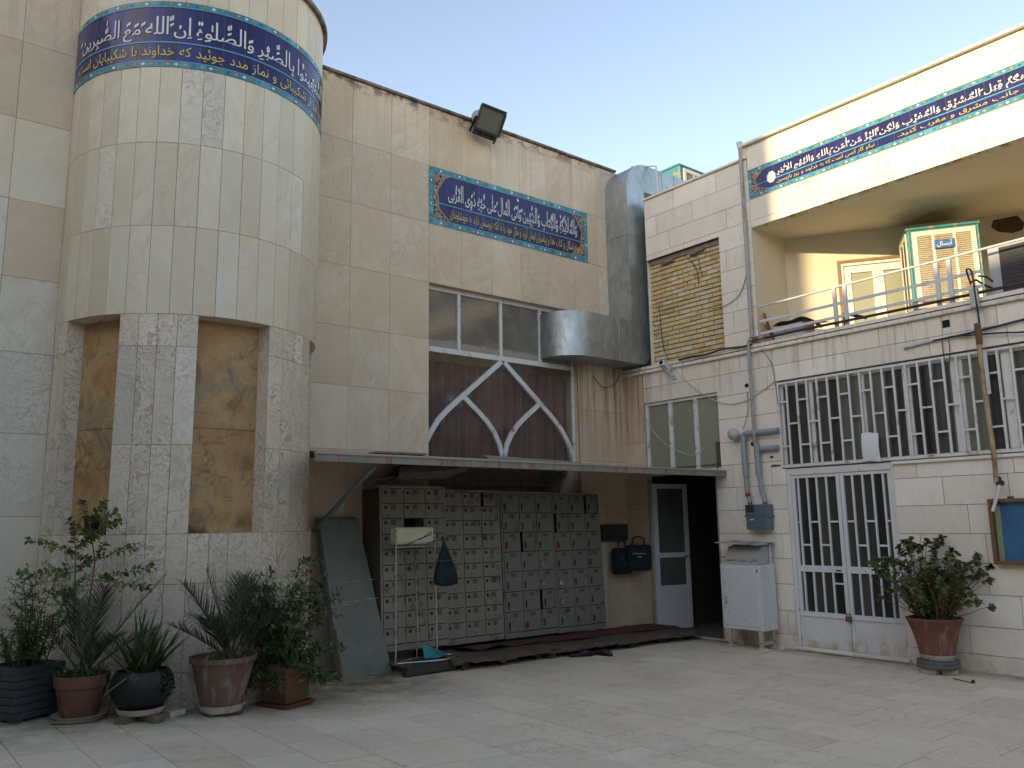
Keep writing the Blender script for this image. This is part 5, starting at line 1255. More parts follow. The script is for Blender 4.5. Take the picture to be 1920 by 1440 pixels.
sc_ = thing('security_camera', 'small white security camera on the ledge above the three-pane window', 'camera', (9.1, 7.6, 3.7))
T = Matrix.Translation((8.95, 7.62, 3.73)) @ Matrix.Rotation(R(20), 4, 'Z') @ Matrix.Rotation(R(14), 4, 'Y')
q = MB(); q.box(-.13, .13, -.045, .045, -.04, .035, 0, None, T); q.box(-.16, .12, -.05, .05, .036, .046, 0, None, T); q.build('housing', M_WMETAL, sc_, bevel=.006)
q = MB(); q.add([T @ Vector((-.132, .03*cos(2*pi*k/12), -.003+.03*sin(2*pi*k/12))) for k in range(12)], [tuple(range(12))[::-1]]); q.build('lens', M_BLACK, sc_)
q = MB(); q.tube([(8.97, 7.61, 3.69), (9.02, 7.575, 3.60), (9.11, 7.57, 3.60)], .013, 8); q.box(9.1, 9.119, 7.53, 7.61, 3.55, 3.65); q.build('bracket', M_WMETAL, sc_)
q = MB(); q.tube([(9.06, 7.45, 3.80)]+[(9.055+.012*sin(t*9), 7.45-t*1.22, 3.80+.012*sin(t*12)+.015*t) for t in [i/10 for i in range(1, 11)]], .013, 6); tag(q.build('ledge_cable', M_CABLE), 'thick black cable lying along the ledge from the camera to the downpipe', 'cable')
def cable(label, pts, r_=.005, m=None):
    q = MB(); P = [Vector(p) for p in pts]; out = []
    for i in range(len(P)-1):
        p0, p1, p2, p3 = P[max(i-1, 0)], P[i], P[i+1], P[min(i+2, len(P)-1)]
        for k in range(6):
            t = k/6; out.append(.5*((2*p1)+(p2-p0)*t+(2*p0-5*p1+4*p2-p3)*t*t+(3*p1-p0-3*p2+p3)*t**3))
    out.append(P[-1]); q.tube(out, r_, 5); tag(q.build('cable', m or M_CABLE), label, 'cable', 'loose cables on the walls')
cable('thin pale cable sagging across the three-pane window', [(9.05, 8.2, 3.18), (9.05, 7.98, 2.85), (9.06, 7.75, 2.62), (9.06, 7.5, 2.50), (9.07, 7.28, 2.44), (9.08, 7.1, 2.52)], .006, M_CABLEW)
cable('pale cable running from the camera across the stone to the downpipe', [(9.0, 7.5, 3.68), (9.08, 7.2, 3.36), (9.09, 6.9, 3.16), (9.1, 6.6, 3.07), (9.1, 6.3, 3.12), (9.1, 5.95, 3.28)], .006, M_CABLEW)
cable('dark cable hanging down over the yellow brick infill', [(9.18, 7.3, 5.3), (9.18, 7.15, 5.1), (9.18, 7.12, 4.85)], .005)
cable('dark cable curling from the brick infill down to the camera', [(9.17, 7.85, 4.7), (9.17, 7.84, 4.35), (9.12, 7.75, 4.0), (9.03, 7.6, 3.82)], .005)
cable('black cable sagging below the air duct', [(9.0, 8.56, 3.75), (8.9, 8.55, 3.60), (8.65, 8.55, 3.52), (8.45, 8.56, 3.68)], .006)
cable('thin wire hanging down from the ledge to the corner of the barred window', [(9.07, 6.1, 3.72), (9.1, 5.98, 3.52), (9.105, 5.95, 3.3), (9.1, 5.93, 3.0)], .004)
cable('thin wire hanging beside the globe lamp', [(9.1, 6.37, 3.2), (9.1, 6.38, 2.95), (9.1, 6.47, 2.72)], .0035)
cable('loose wire over the pier between brick infill and downpipe', [(9.17, 6.9, 4.45), (9.1, 6.65, 4.42), (9.1, 6.4, 4.52), (9.1, 6.27, 4.75)], .005)
cable('black cable dropping from the balcony edge into the bamboo pole', [(9.2, 3.55, 4.0), (9.05, 3.52, 4.12), (9.02, 3.46, 4.08), (9.0, 3.44, 3.8), (9.0, 3.43, 3.45)], .010)
cable('upper dark conduit run above the barred window', [(9.09, 3.95, 3.44), (9.09, 3.5, 3.46), (9.09, 3.0, 3.50), (9.09, 2.4, 3.54)], .012)
cable('lower dark cable sagging above the barred window', [(9.08, 3.75, 3.45), (9.07, 3.3, 3.40), (9.07, 3.0, 3.36), (9.08, 2.4, 3.33)], .010)
cable('looped wires hanging at the conduit end above the barred window', [(9.09, 3.86, 3.42), (9.06, 3.84, 3.2), (9.05, 3.80, 3.12), (9.07, 3.78, 3.3), (9.09, 3.79, 3.43)], .005)
q = MB(); q.tube([(9.1, 4.28, 3.415), (9.1, 3.95, 3.44)], .012, 6); tag(q.build('conduit', M_GALV), 'short grey conduit stub above the barred window', 'conduit')
# bamboo pole with fluorescent tube
po = thing('bamboo_pole', 'weathered bamboo pole leaning across the barred window at the right', 'pole', (9.0, 3.43, 1.88))
q = MB(); n = 16; pts = [(8.99+.03*sin(t*3), 3.45+.012*sin(t*5)-.04*(t-.5)*0, 3.50-1.62*t) for t in [i/n for i in range(n+1)]]; q.tube(pts, [.026-.004*(i/n)+(.003 if i % 4 == 0 else 0) for i in range(n+1)], 10)
q.build('cane', plain('bamboo', (.40, .30, .17), .6, var=.2, scale=10, dirt=(.20, .09, .04), dirt_amt=.35), po)
q = MB(); q.tube([(8.99, 3.45, 3.52), (8.995, 3.45, 3.30)], .031, 10); q.build('rust_wrap', M_RUST, po)
q = MB(); q.box(9.005, 9.02, 3.40, 3.435, 2.78, 3.22); q.build('painted_lath', plain('white_lath', (.5, .52, .5), .6, var=.1, dirt=(.3, .2, .1), dirt_amt=.1), po)
q = MB(); q.tube([(9.03, 3.43, 1.93), (9.0, 3.42, 1.87), (8.98, 3.38, 1.875)], .03, 8); q.build('joint', M_DARKM, po)
tl = MB(); tl.tube([(8.98, 3.40, 1.86), (8.99, 3.50, 1.60)], .017, 10); tag(tl.build('fluorescent_tube', plain('white_tube', (.66, .66, .63), .4, var=.05)), 'short white tube hanging from the lower end of the bamboo pole', 'tube')
q = MB(); q.box(9.0, 9.05, 3.42, 3.50, 3.70, 3.90); tag(q.build('bracket', M_GALV, bevel=.004), 'grey metal bracket on the balcony ledge above the bamboo pole', 'bracket')
q = MB(); nx, ny = 6, 10
for i in range(nx+1):
    for j in range(ny+1):
        u, v = i/nx, j/ny; q.v.append((9.085-.018*sin(pi*v)+.012*(u-.5)**2-.01*v*u, 4.855-.205*u-.03*(1-v)*0, 2.185+.325*v+.01*sin(u*5)))
for i in range(nx):
    for j in range(ny): a_ = i*(ny+1)+j; q.f.append([a_, a_+ny+1, a_+ny+2, a_+1]); q.m.append(0); q.r.append((.5,)*3); q.s.append(True)
tag(q.build('paper_sheet', plain('white_paper', (.70, .71, .71), .8, var=.04)), 'blank white sheet tucked behind the bars of the long window', 'paper')

nb = thing('notice_board', 'wood-framed notice board with a blue backing at the right edge', 'notice board', (9.1, 3.0, 1.4))
q = MB(); BY0, BY1, Bz0, Bz1 = 2.30, 3.56, 1.075, 1.722
q.box(9.03, 9.118, BY1-.035, BY1, Bz0, Bz1); q.box(9.03, 9.118, BY0, BY0+.035, Bz0, Bz1); q.box(9.03, 9.118, BY0+.035, BY1-.035, Bz1-.035, Bz1); q.box(9.03, 9.118, BY0+.035, BY1-.035, Bz0, Bz0+.035)
q.build('frame', plain('brown_wood_frame', (.17, .075, .03), .55, var=.3, scale=9), nb, bevel=.004)
q = MB(); q.box(9.10, 9.116, BY0+.035, BY1-.035, Bz0+.035, Bz1-.035)
def bluecloth():
    n = N('blue_cloth'); c = n.coords(); k = n.ramp(n.noise(n.scale(c, (1, 2, .8)), 2.5, 4, .55, .6), [(.3, (.02, .10, .26)), (.7, (.035, .19, .36))]); n.bump(n.noise(n.scale(c, (1, 3, 1)), 4, 3), .3, .02); return n.done(k, .75)
q.build('backing', bluecloth(), nb)
q = MB(); q.box(9.09, 9.099, BY0+.3, 3.22, 1.19, 1.64); q.build('dark_poster', plain('dark_navy_poster', (.012, .022, .06), .6), nb)
q = MB(); q.box(9.085, 9.0995, 3.47, 3.52, Bz0+.036, Bz1-.07); q.build('green_edge', plain('pale_green_edge', (.28, .36, .2), .6), nb)
q = MB(); q.quad((9.045, BY1-.036, Bz0+.036), (9.045, BY0+.036, Bz0+.036), (9.045, BY0+.036, Bz1-.036), (9.045, BY1-.036, Bz1-.036)); q.build('pane', glassmat('board_glass', (.92, .94, .95), .05, .04), nb)
q = MB(); q.box(9.06, 9.12, 3.34, 3.38, Bz1, Bz1+.02); q.box(9.06, 9.12, 3.24, 3.27, Bz0-.03, Bz0); q.build('hanger', M_DARKM, nb)

# donation cabinet
cab = thing('donation_cabinet', 'white metal cabinet on short legs with a sloped lid under the gas meter', 'cabinet', (8.93, 6.38, 0))
CX0, CX1, CY0, CY1, CZ0, CZ1 = 8.755, 9.06, 6.105, 6.695, .225, 1.005
q = MB(); q.box(CX0, CX1, CY0, CY1, CZ0, CZ1); q.build('body', M_WMETAL, cab, bevel=.006)
q = MB(); q.box(CX0-.010, CX0+.002, CY0+.05, CY1-.03, CZ0+.05, CZ1-.04); dr = q.build('door', M_WMETAL, cab, bevel=.003)
q = MB(); q.box(CX0-.013, CX0-.0103, CY1-.075, CY1-.068, .52, .66); q.tube([(CX0-.012, CY1-.09, .66), (CX0-.03, CY1-.09, .64), (CX0-.03, CY1-.09, .54), (CX0-.012, CY1-.09, .52)], .006, 6); q.build('handle', M_CHROME, dr)
q = MB(); q.box(CX0-.013, CX0-.0, CY0+.04, CY0+.05, .92, .95); q.build('hinge', M_DARKM, dr)
q = MB()
for zz, yy in ((.78, CY1-.06), (.49, CY1-.05), (.43, CY1-.1)): q.add([(CX0-.0105, yy+.008*cos(2*pi*k/8), zz+.008*sin(2*pi*k/8)) for k in range(8)][::-1], [tuple(range(8))])
q.build('keyhole', M_BLACK, dr)
M_LEG = plain('yellowed_leg_paint', (.48, .43, .30), .6, var=.15, dirt=(.2, .1, .05), dirt_amt=.2)
for (x, y) in ((CX0+.03, CY0+.06), (CX0+.03, CY1-.08), (CX1-.04, CY0+.06), (CX1-.04, CY1-.08)):
    q = MB(); q.box(x-.018, x+.018, y-.022, y+.022, .03, CZ0); q.box(x-.04, x+.06, y-.04, y+.04, .004, .03); q.build('leg', M_LEG, cab)
q = MB(); q.box(CX0+.05, CX1-.06, CY0+.045, CY0+.075, .06, .09); q.build('leg_brace', M_LEG, cab)
q = MB(); lp = [(CX1-.03, CZ1+.004), (CX0+.01, CZ1+.004), (CX0+.13, CZ1+.215), (CX1-.03, CZ1+.235)]
q.prism([(x, CY0+.05, z) for x, z in lp], (0, CY1-CY0-.10, 0)); hd = q.build('sloped_box', plain('dull_grey_white_sheet', (.40, .40, .375), .5, var=.1), cab, bevel=.002)
q = MB(); q.bar((CX1-.03, CY0+.03, CZ1), (CX1-.03, CY0+.03, CZ1+.25), .02, .02); q.bar((CX1-.03, CY1-.03, CZ1), (CX1-.03, CY1-.03, CZ1+.25), .02, .02); q.build('post', M_WMETAL, cab)
q = MB(); q.add([(CX0-.02, CY0-.0, CZ1+.245), (CX0-.05, CY1+.03, CZ1+.275), (CX1+.03, CY1+.02, CZ1+.285), (CX1+.03, CY0-.01, CZ1+.262)]+[(CX0-.02, CY0-.0, CZ1+.233), (CX0-.05, CY1+.03, CZ1+.262), (CX1+.03, CY1+.02, CZ1+.273), (CX1+.03, CY0-.01, CZ1+.25)], [(0, 3, 2, 1), (4, 5, 6, 7), (0, 1, 5, 4), (1, 2, 6, 5), (2, 3, 7, 6), (3, 0, 4, 7)]); q.build('roof_sheet', plain('chipped_lid_paint', (.42, .41, .38), .6, var=.15, dirt=(.09, .04, .02), dirt_amt=.45, dscale=9), cab)
sd = Vector((lp[2][0]-lp[1][0], 0, lp[2][1]-lp[1][1])).normalized(); sn = Vector((-sd.z, 0, sd.x))
q = MB(); lettering(q, 'مکان خیرات مسجد', -CY1+.07, -CY0-.06, .022, .085, lambda u, v, d: tuple(Vector((lp[1][0], -u, lp[1][1]))+sd*v+sn*d), .004, 0, 1.0, gapw=.6); q.build('lettering', plain('black_brush_paint', (.03, .03, .03), .6), hd)
q = MB(); q.box(8.68, 8.74, 6.02, 6.12, .004, .03); tag(q.build('stone_chock', M_WHITE, rnd=True), 'pale stone chip in front of the white cabinet leg', 'stone')
q = MB(); q.box(8.98, 9.1, 6.0, 6.06, .004, .035); tag(q.build('stone_chock', M_WHITE, rnd=True), 'pale stone chip between the white cabinet and the gate frame', 'stone')

# balcony railing and what stands on the balcony
rl = thing('balcony_railing', 'grey-white steel railing of three rails along the balcony edge', 'railing', (9.1, 4.2, 3.82))
RX = 9.145
for z, h_ in ((4.315, .018), (4.105, .034), (3.945, .034)):
    q = MB()
    if z > 4.3: q.tube([(RX, 6.14, z-.012), (RX, 3.1, z+.022), (RX, 2.2, z+.03)], .014, 8)
    else: q.box(RX-.006, RX+.006, 3.40, 6.14, z-h_/2, z+h_/2)
    q.build('rail', [M_WMETAL], rl)
for y in (5.075, 4.94, 3.865, 3.73):
    q = MB(); q.box(RX-.015, RX+.015, y-.022, y+.022, 3.813, 4.31); q.build('post', M_WMETAL, rl)
q = MB(); q.tube([(9.10, 6.15, 3.865), (9.10, 5.4, 3.868), (9.10, 4.4, 3.862), (9.10, 2.2, 3.872)], .017, 8); tag(q.build('gas_pipe', plain('dark_brown_pipe', (.045, .028, .02), .7, var=.4)), 'brown rusty pipe running along the balcony edge behind the ledge', 'pipe')
q = MB(); q.box(9.2, 9.45, 5.55, 6.02, 3.80, 4.0); q = tag(q.build('printed_box', plain('white_printed_carton', (.55, .53, .5), .8, var=.08, dirt=(.5, .1, .05), dirt_amt=.2)), 'white carton with red print on the balcony floor behind the railing', 'box')
q = MB(); nx = 14
for i in range(nx+1):
    for j in range(7):
        u, v = i/nx, j/6; q.v.append((9.17+.36*v, 5.98-.62*u, 4.02+.07*sin(u*2.6)+.035*sin(u*11+v*3)*.5-.07*u*u-.05*(v-.5)**2))
for i in range(nx):
    for j in range(6): a_ = i*7+j; q.f.append([a_, a_+1, a_+8, a_+7]); q.m.append(0); q.r.append((.5,)*3); q.s.append(True)
tag(q.build('crumpled_sack', plain('dark_olive_sack', (.09, .08, .055), .85, var=.5, scale=6)), 'crumpled dark sack thrown over the carton on the balcony', 'sack')
q = MB()
for a_, b_ in (((9.18, 4.98, 3.83), (9.18, 4.98, 3.98)), ((9.18, 4.98, 3.975), (9.22, 4.74, 3.88)), ((9.18, 5.3, 3.88), (9.2, 5.38, 3.95)), ((9.2, 5.38, 3.95), (9.2, 5.55, 3.99))): q.bar(a_, b_, .035, .035)
tag(q.build('angle_iron', plain('dark_brown_iron', (.05, .035, .028), .7)), 'bent dark angle irons lying behind the railing', 'iron bar')
q = MB(); q.bar((9.22, 6.12, 4.22), (9.28, 6.02, 3.82), .05, .03); q.bar((9.2, 6.08, 4.06), (9.24, 5.98, 3.82), .08, .05); tag(q.build('rusty_plank', M_RUST), 'rust-brown plank leaning in the left corner of the balcony', 'plank')
ac = thing('split_condenser', 'white outdoor air-conditioner unit with a dark grille at the balcony edge', 'air conditioner', (9.45, 3.0, 3.83))
q = MB(); q.box(9.28, 9.62, 2.35, 3.385, 3.85, 4.37); q.build('case', plain('dull_white_case', (.36, .38, .38), .5, var=.06), ac, bevel=.008)
q = MB(); q.box(9.272, 9.28, 2.37, 3.27, 3.87, 4.345); g_ = q.build('grille', plain('charcoal_grille', (.022, .024, .026), .6), ac)
q = MB()
for k in range(12): q.box(9.268, 9.2715, 2.38, 3.26, 3.885+k*.038, 3.893+k*.038)
q.build('fins', plain('dark_fin', (.035, .037, .038), .5), g_)
q = MB(); q.tube([(9.27, 3.36, 3.92), (9.2, 3.42, 3.96), (9.15, 3.47, 4.02), (9.1, 3.5, 4.0)], .012, 6); q.tube([(9.27, 3.36, 4.0), (9.22, 3.40, 4.05), (9.15, 3.45, 4.06)], .010, 6); q.build('pipe', M_CABLE, ac)

# ------------------------------------------------------------ plants in pots
M_TERRA = plain('terracotta', (.17, .085, .048), .8, var=.15, scale=5, dirt=(.36, .29, .24), dirt_amt=.12)
M_TERRAG = plain('grimy_terracotta', (.155, .09, .06), .85, var=.25, scale=4, dirt=(.24, .21, .185), dirt_amt=.38, streak=True, dscale=2.2)
M_TERRAO = plain('weathered_red_terracotta', (.185, .078, .052), .85, var=.25, scale=5, dirt=(.28, .22, .19), dirt_amt=.22, streak=True, dscale=2.0)
M_SOIL = plain('dark_soil', (.035, .027, .02), .95, var=.5, scale=30, bump=.6)
M_SAUC = plain('yellowed_white_saucer', (.50, .46, .37), .5, var=.12, dirt=(.25, .15, .07), dirt_amt=.15)
M_STEM = plain('woody_stem', (.15, .105, .06), .85, var=.3, scale=20)
M_STEMG = plain('green_stem', (.075, .08, .035), .7, var=.3, scale=20)
L_DARK = leafmat('dark_glossy_leaf', (.03, .068, .02), (.07, .135, .038), (.19, .22, .055))
L_MID = leafmat('mid_green_leaf', (.045, .09, .024), (.10, .18, .042), (.20, .24, .06))
L_PALM = leafmat('palm_leaflet', (.024, .042, .02), (.046, .078, .034), (.10, .115, .055))
L_SWORD = leafmat('sword_leaf', (.03, .06, .02), (.065, .125, .04), (.20, .19, .07))
L_OLIVE = leafmat('olive_geranium_leaf', (.065, .095, .03), (.135, .175, .06), (.26, .25, .09))
L_DRY = leafmat('dry_leaf', (.16, .08, .03), (.24, .14, .05), (.32, .22, .09))

def leaf(mb, p, d, n, L, W, rnd=None, curl=.15, mat=0, kind='o'):
    d = d.normalized(); s = d.cross(n)
    if s.length < 1e-4: s = d.orthogonal()
    s.normalize(); n = s.cross(d)
    rnd = rnd or (rng.random(), rng.random(), 0)
    if kind == 'o':
        a, b, c = p+d*L*.35, p+d*L*.7-n*L*curl*.3, p+d*L-n*L*curl
        v = [p, a+s*W*.5+n*W*.12, a-n*W*.04, a-s*W*.5+n*W*.12, b+s*W*.38+n*W*.08, b, b-s*W*.38+n*W*.08, c]
        mb.add(v, [(0, 2, 1), (0, 3, 2), (1, 2, 5, 4), (2, 3, 6, 5), (4, 5, 7), (5, 6, 7)], mat, rnd, True)
    else:       # long strap
        k = 5; v = []
        for i in range(k+1):
            t = i/k; w = W*.5*(1-.15*abs(.3-t))*(1-t**2.2) if i < k else 0
            c = p+d*L*t-n*L*curl*t*t
            v += [c+s*w+n*w*.25, c-s*w+n*w*.25]
        mb.add(v, [(2*i, 2*i+1, 2*i+3, 2*i+2) for i in range(k)], mat, rnd, True)
def rdir(el0, el1, az0=0, az1=2*pi):
    a = rng.uniform(az0, az1); e = rng.uniform(el0, el1); return Vector((cos(a)*cos(e), sin(a)*cos(e), sin(e)))
def curve(p, d, L, n, droop=0., wob=.1):
    pts = [Vector(p)]; d = Vector(d).normalized()
    for i in range(n):
        d = (d+Vector((rng.uniform(-wob, wob), rng.uniform(-wob, wob), rng.uniform(-wob, wob)-droop/n))).normalized(); pts.append(pts[-1]+d*(L/n))
    return pts
def stems_leaves(st, lv, pts, r0, r1, nl, L, W, start=.35, spread=.9, mat=0, clump=0.0, curl=.2):
    n = len(pts)-1; st.tube(pts, [r0+(r1-r0)*i/n for i in range(n+1)], 5, 0, False)
    for k in range(nl):
        t = start+(1-start)*((k+.5)/nl if not clump else 1-(rng.random()**1.5)*clump); i = min(int(t*n), n-1); f = t*n-i
        p = pts[i].lerp(pts[i+1], f); ax = (pts[i+1]-pts[i]).normalized(); o = ax.orthogonal().normalized(); a = k*2.4+rng.uniform(-.5, .5)
        d = (o*cos(a)+ax.cross(o)*sin(a))*spread+ax*rng.uniform(.1, .7); l = L*rng.uniform(.6, 1.2)
        leaf(lv, p, d, Vector((0, 0, 1))+rdir(-.5, .5)*.5, l, W*l/L*rng.uniform(.8, 1.2), None, curl+rng.uniform(-.1, .2), mat)
def frond(st, lv, p, d, L, droop, nl, lw, ll):
    pts = curve(p, d, L, 12, droop, .02); st.tube(pts, [.009-.007*i/12 for i in range(13)], 5, 0, False)
    side = Vector(d).cross(Vector((0, 0, 1))).normalized()
    for k in range(nl):
        t = .22+.78*k/nl; i = min(int(t*12), 11); q_ = pts[i].lerp(pts[i+1], t*12-i); ax = (pts[i+1]-pts[i]).normalized(); up_ = side.cross(ax)
        l = ll*(.55+.9*sin(pi*min(1, (t-.1)/1.0))**.8)*(1-.45*max(0, t-.75)/.25)
        for s in (-1, 1):
            dd = side*s*.75+ax*.85+up_*rng.uniform(.12, .4); leaf(lv, q_, dd, up_, l*rng.uniform(.85, 1.1), lw, None, rng.uniform(.0, .12), 0, 'strap')

def pot_round(name, label, c, prof, soil_r, soil_z, mat, sauc=None, group=None, ribs=0, ribd=0):
    t = thing(name, label, 'potted plant', c, 0, 'potted plants in the court')
    q = MB(); q.lathe(prof, (0, 0, 0), 48, 0, ribs=0); q.build('pot', mat, t, local=True, sharp=38)
    if ribs:
        o = t.children[0]; me = o.data
        for v in me.vertices:
            a = math.atan2(v.co.y, v.co.x); r_ = math.hypot(v.co.x, v.co.y)
            if .05 < v.co.z < prof[0][1]+.20 and r_ > .1: f = 1+ribd*(.5+.5*cos(a*ribs)); v.co.x *= f; v.co.y *= f
    q = MB(); n = 24; q.add([(0, 0, soil_z+.02)]+[(soil_r*cos(2*pi*i/n), soil_r*sin(2*pi*i/n), soil_z+.012*sin(i*2.3)) for i in range(n)], [(0, 1+i, 1+(i+1) % n) for i in range(n)]); q.build('soil', M_SOIL, t, local=True)
    if sauc:
        r_, z0, h_, m = sauc; q = MB(); q.lathe([(.001, z0), (r_*.86, z0), (r_, z0+h_), (r_-.012, z0+h_), (r_*.84, z0+.012), (.001, z0+.012)], (0, 0, 0), 40, 0); q.build('saucer', m, t, local=True, sharp=40)
    return t
V3 = Vector

# 1 blue-grey square planter at the far left
b = gz(1.23); t = thing('potted_plant', 'square ribbed blue-grey planter with feathery shrub, leftmost of the pots', 'potted plant', (1.23, 7.69, b), R(29), 'potted plants in the court')
q = MB()
for i in range(6):
    z0 = .02+i*.058; w0 = .185+.012*i/5; q.box(-w0-.004, w0+.004, -w0-.004, w0+.004, z0, z0+.052); q.box(-w0+.004, w0-.004, -w0+.004, w0-.004, z0+.052, z0+.058)
q.box(-.21, .21, -.21, -.17, .36, .405); q.box(-.21, .21, .17, .21, .36, .405); q.box(-.21, -.17, -.17, .17, .36, .405); q.box(.17, .21, -.17, .17, .36, .405)
for x in (-.15, .15):
    for y in (-.15, .15): q.box(x-.035, x+.035, y-.035, y+.035, 0, .02)
q.build('pot', plain('blue_grey_plastic', (.042, .054, .06), .5, var=.12, scale=5, dirt=(.10, .09, .08), dirt_amt=.2), t, local=True, bevel=.006)
q = MB(); q.box(-.17, .17, -.17, .17, .34, .385); q.build('soil', M_SOIL, t, local=True)
st, lv = MB(), MB()
for k in range(30):
    p = V3((rng.uniform(-.12, .12), rng.uniform(-.12, .12), .38)); tall = k < 6
    pts = curve(p, rdir(1.05, 1.5) if tall else rdir(.7, 1.4), rng.uniform(.75, .95) if tall else rng.uniform(.25, .5), 9, .25, .12); stems_leaves(st, lv, pts, .006, .002, 52 if tall else 50, .045, .018, .12, .9)
    if tall:
        for j in range(10): i = rng.randint(3, 8); stems_leaves(st, lv, curve(pts[i], rdir(.1, .9), rng.uniform(.1, .22), 4, .2, .1), .003, .001, 13, .034, .012, .2, .9)
st.build('stems', M_STEMG, t, local=True); lv.build('foliage', L_MID, t, local=True, rnd=True)

# 2 ribbed terracotta pot: tall vine over a young palm
b = gz(1.6); t = pot_round('potted_plant', 'ribbed terracotta pot with a tall leafy vine above a young palm', (1.60, 7.42, b),
    [(.128, .03), (.145, .06), (.180, .235), (.182, .245), (.196, .25), (.204, .335), (.186, .335), (.18, .30)], .178, .305, M_TERRA, (.20, .005, .035, M_SAUC), ribs=26, ribd=-.075)
st, lv = MB(), MB(); pst, plv = MB(), MB()
for d, L, dr in (((-.62, -.25, .95), .82, .42), ((.60, -.2, 1.0), .95, .36), ((.9, .0, .8), .62, .45), ((-.1, -.3, 1.1), .62, .2), ((-.95, -.1, .7), .62, .5), ((.2, -.6, .8), .5, .5), ((.25, .2, 1.2), .7, .2), ((-.3, .15, 1.1), .7, .25)):
    frond(pst, plv, (rng.uniform(-.03, .03), .0, .32), d, L, dr, 24, .011, .17)
pst.build('palm_stalks', M_STEMG, t, local=True); plv.build('palm_fronds', L_PALM, t, local=True, rnd=True)
s1 = [V3(p) for p in ((.04, -.06, .31), (.0, -.07, .44), (-.06, -.06, .56), (-.09, -.05, .72), (-.10, -.04, .95), (-.11, -.04, 1.12), (-.12, -.04, 1.28))]
s2 = [V3(p) for p in ((-.03, -.07, .50), (-.01, -.05, .62), (0.0, -.05, .85), (.02, -.04, 1.05), (.03, -.03, 1.2), (.0, -.03, 1.36), (-.03, -.03, 1.5))]
st.tube(s1, [.013, .012, .010, .008, .006, .005, .004], 7); st.tube(s2, [.009, .008, .007, .006, .006, .005, .004], 6)
def spray(p, d, L, nl, Lf=.05):
    pts = curve(p, d, L, 6, .3, .12); stems_leaves(st, lv, pts, .004, .0015, nl, Lf, Lf*.75, .1, .9, 0, 0, .1)
for p, d, L, nl in ((s1[4], (-1, -.1, .35), .18, 14), (s1[5], (-1, -.1, .25), .40, 34), (s1[6], (-.9, -.1, .55), .36, 34), (s1[6], (-.2, -.1, 1), .2, 22), (s2[2], (.9, -.2, .2), .14, 10), (s2[3], (1, -.1, .42), .46, 34), (s2[4], (.9, -.1, .5), .32, 26), (s2[4], (-.8, -.2, .4), .26, 26),
    (s2[5], (.6, -.1, .6), .26, 30), (s2[5], (-.7, -.1, .7), .26, 30), (s2[6], (.3, 0, 1), .22, 28), (s2[6], (-.5, 0, .9), .2, 26), (s2[6], (.75, -.1, .35), .22, 26), (s1[6], (.5, -.1, .7), .22, 28), (s2[3], (1, -.3, .02), .44, 26), (s1[3], (-.7, -.2, .5), .17, 12), (s1[5], (.3, -.3, .6), .16, 18), (s2[4], (.2, -.4, .5), .18, 18), (s2[5], (.1, -.5, .4), .15, 20), (s1[4], (-.6, -.4, .3), .14, 12)):
    spray(p, d, L, nl)
st.build('stems', M_STEM, t, local=True); lv.build('foliage', L_MID, t, local=True, rnd=True)
st, lv = MB(), MB()
for k in range(26): pts = curve((rng.uniform(-.12, .12), rng.uniform(-.14, .10), .31), rdir(.2, 1.2), rng.uniform(.08, .2), 4, .3, .15); stems_leaves(st, lv, pts, .003, .0015, 12, .03, .016, .1, .9)
lv.build('undergrowth', L_DRY if False else L_DARK, t, local=True, rnd=True)

# 3 dark green bulbous pot with sword leaves
b = gz(1.96); t = pot_round('potted_plant', 'round dark green pot of sword-leaved plants on a white saucer', (1.975, 7.13, b+.055),
    [(.12, .03), (.16, .05), (.215, .12), (.238, .19), (.232, .25), (.205, .30), (.195, .32), (.18, .32), (.185, .29)], .18, .29, plain('dark_green_glaze', (.003, .009, .008), .5, var=.3, scale=8), (.185, .0, .045, M_SAUC))
lv, dy = MB(), MB()
for cx, cy, n in ((-.06, 0, 24), (.07, .02, 26), (0, -.05, 12)):
    for k in range(n):
        d = rdir(.7, 1.5); leaf(lv, V3((cx+rng.uniform(-.04, .04), cy+rng.uniform(-.04, .04), .29)), d, V3((-d.x, -d.y, 1.2)), rng.uniform(.30, .54), rng.uniform(.03, .046), None, rng.uniform(-.02, .16), 0, 'strap')
for d, L in (((.75, -.1, .75), .40), ((.8, -.2, .6), .42), ((-.6, -.3, .65), .3), ((-.7, -.4, .45), .26), ((.65, 0, .95), .42)): leaf(lv, V3((.05*(1 if d[0] > 0 else -1), -.03, .3)), V3(d), V3((-d[0], -d[1], 1)), L, .03, None, .1, 0, 'strap')
for k in range(16): d = rdir(-.1, .6); leaf(dy, V3((rng.uniform(-.1, .08), -.06+rng.uniform(-.05, .05), .30)), d, V3((0, 0, 1)), rng.uniform(.1, .22), .022, None, .35, 0, 'strap')
leaf(dy, V3((-.1, -.12, .31)), V3((-.75, -.35, -.25)), V3((0, 0, 1)), .32, .022, (.9, .5, 0), .15, 0, 'strap')
lv.build('sword_leaves', L_SWORD, t, local=True, rnd=True); dy.build('dry_leaves', L_DRY, t, local=True, rnd=True)
st, lv = MB(), MB()
for k in range(9): pts = curve((.06+rng.uniform(-.05, .05), -.13, .30), V3((.4+rng.uniform(-.3, .3), -.8, .2)), rng.uniform(.14, .24), 6, 2.2, .1); stems_leaves(st, lv, pts, .004, .002, 12, .05, .026, .2, .9)
st.build('trailing_stems', M_STEMG, t, local=True); lv.build('trailing_leaves', leafmat('grey_green_leaf', (.035, .05, .04), (.07, .085, .06), (.12, .13, .10)), t, local=True, rnd=True)
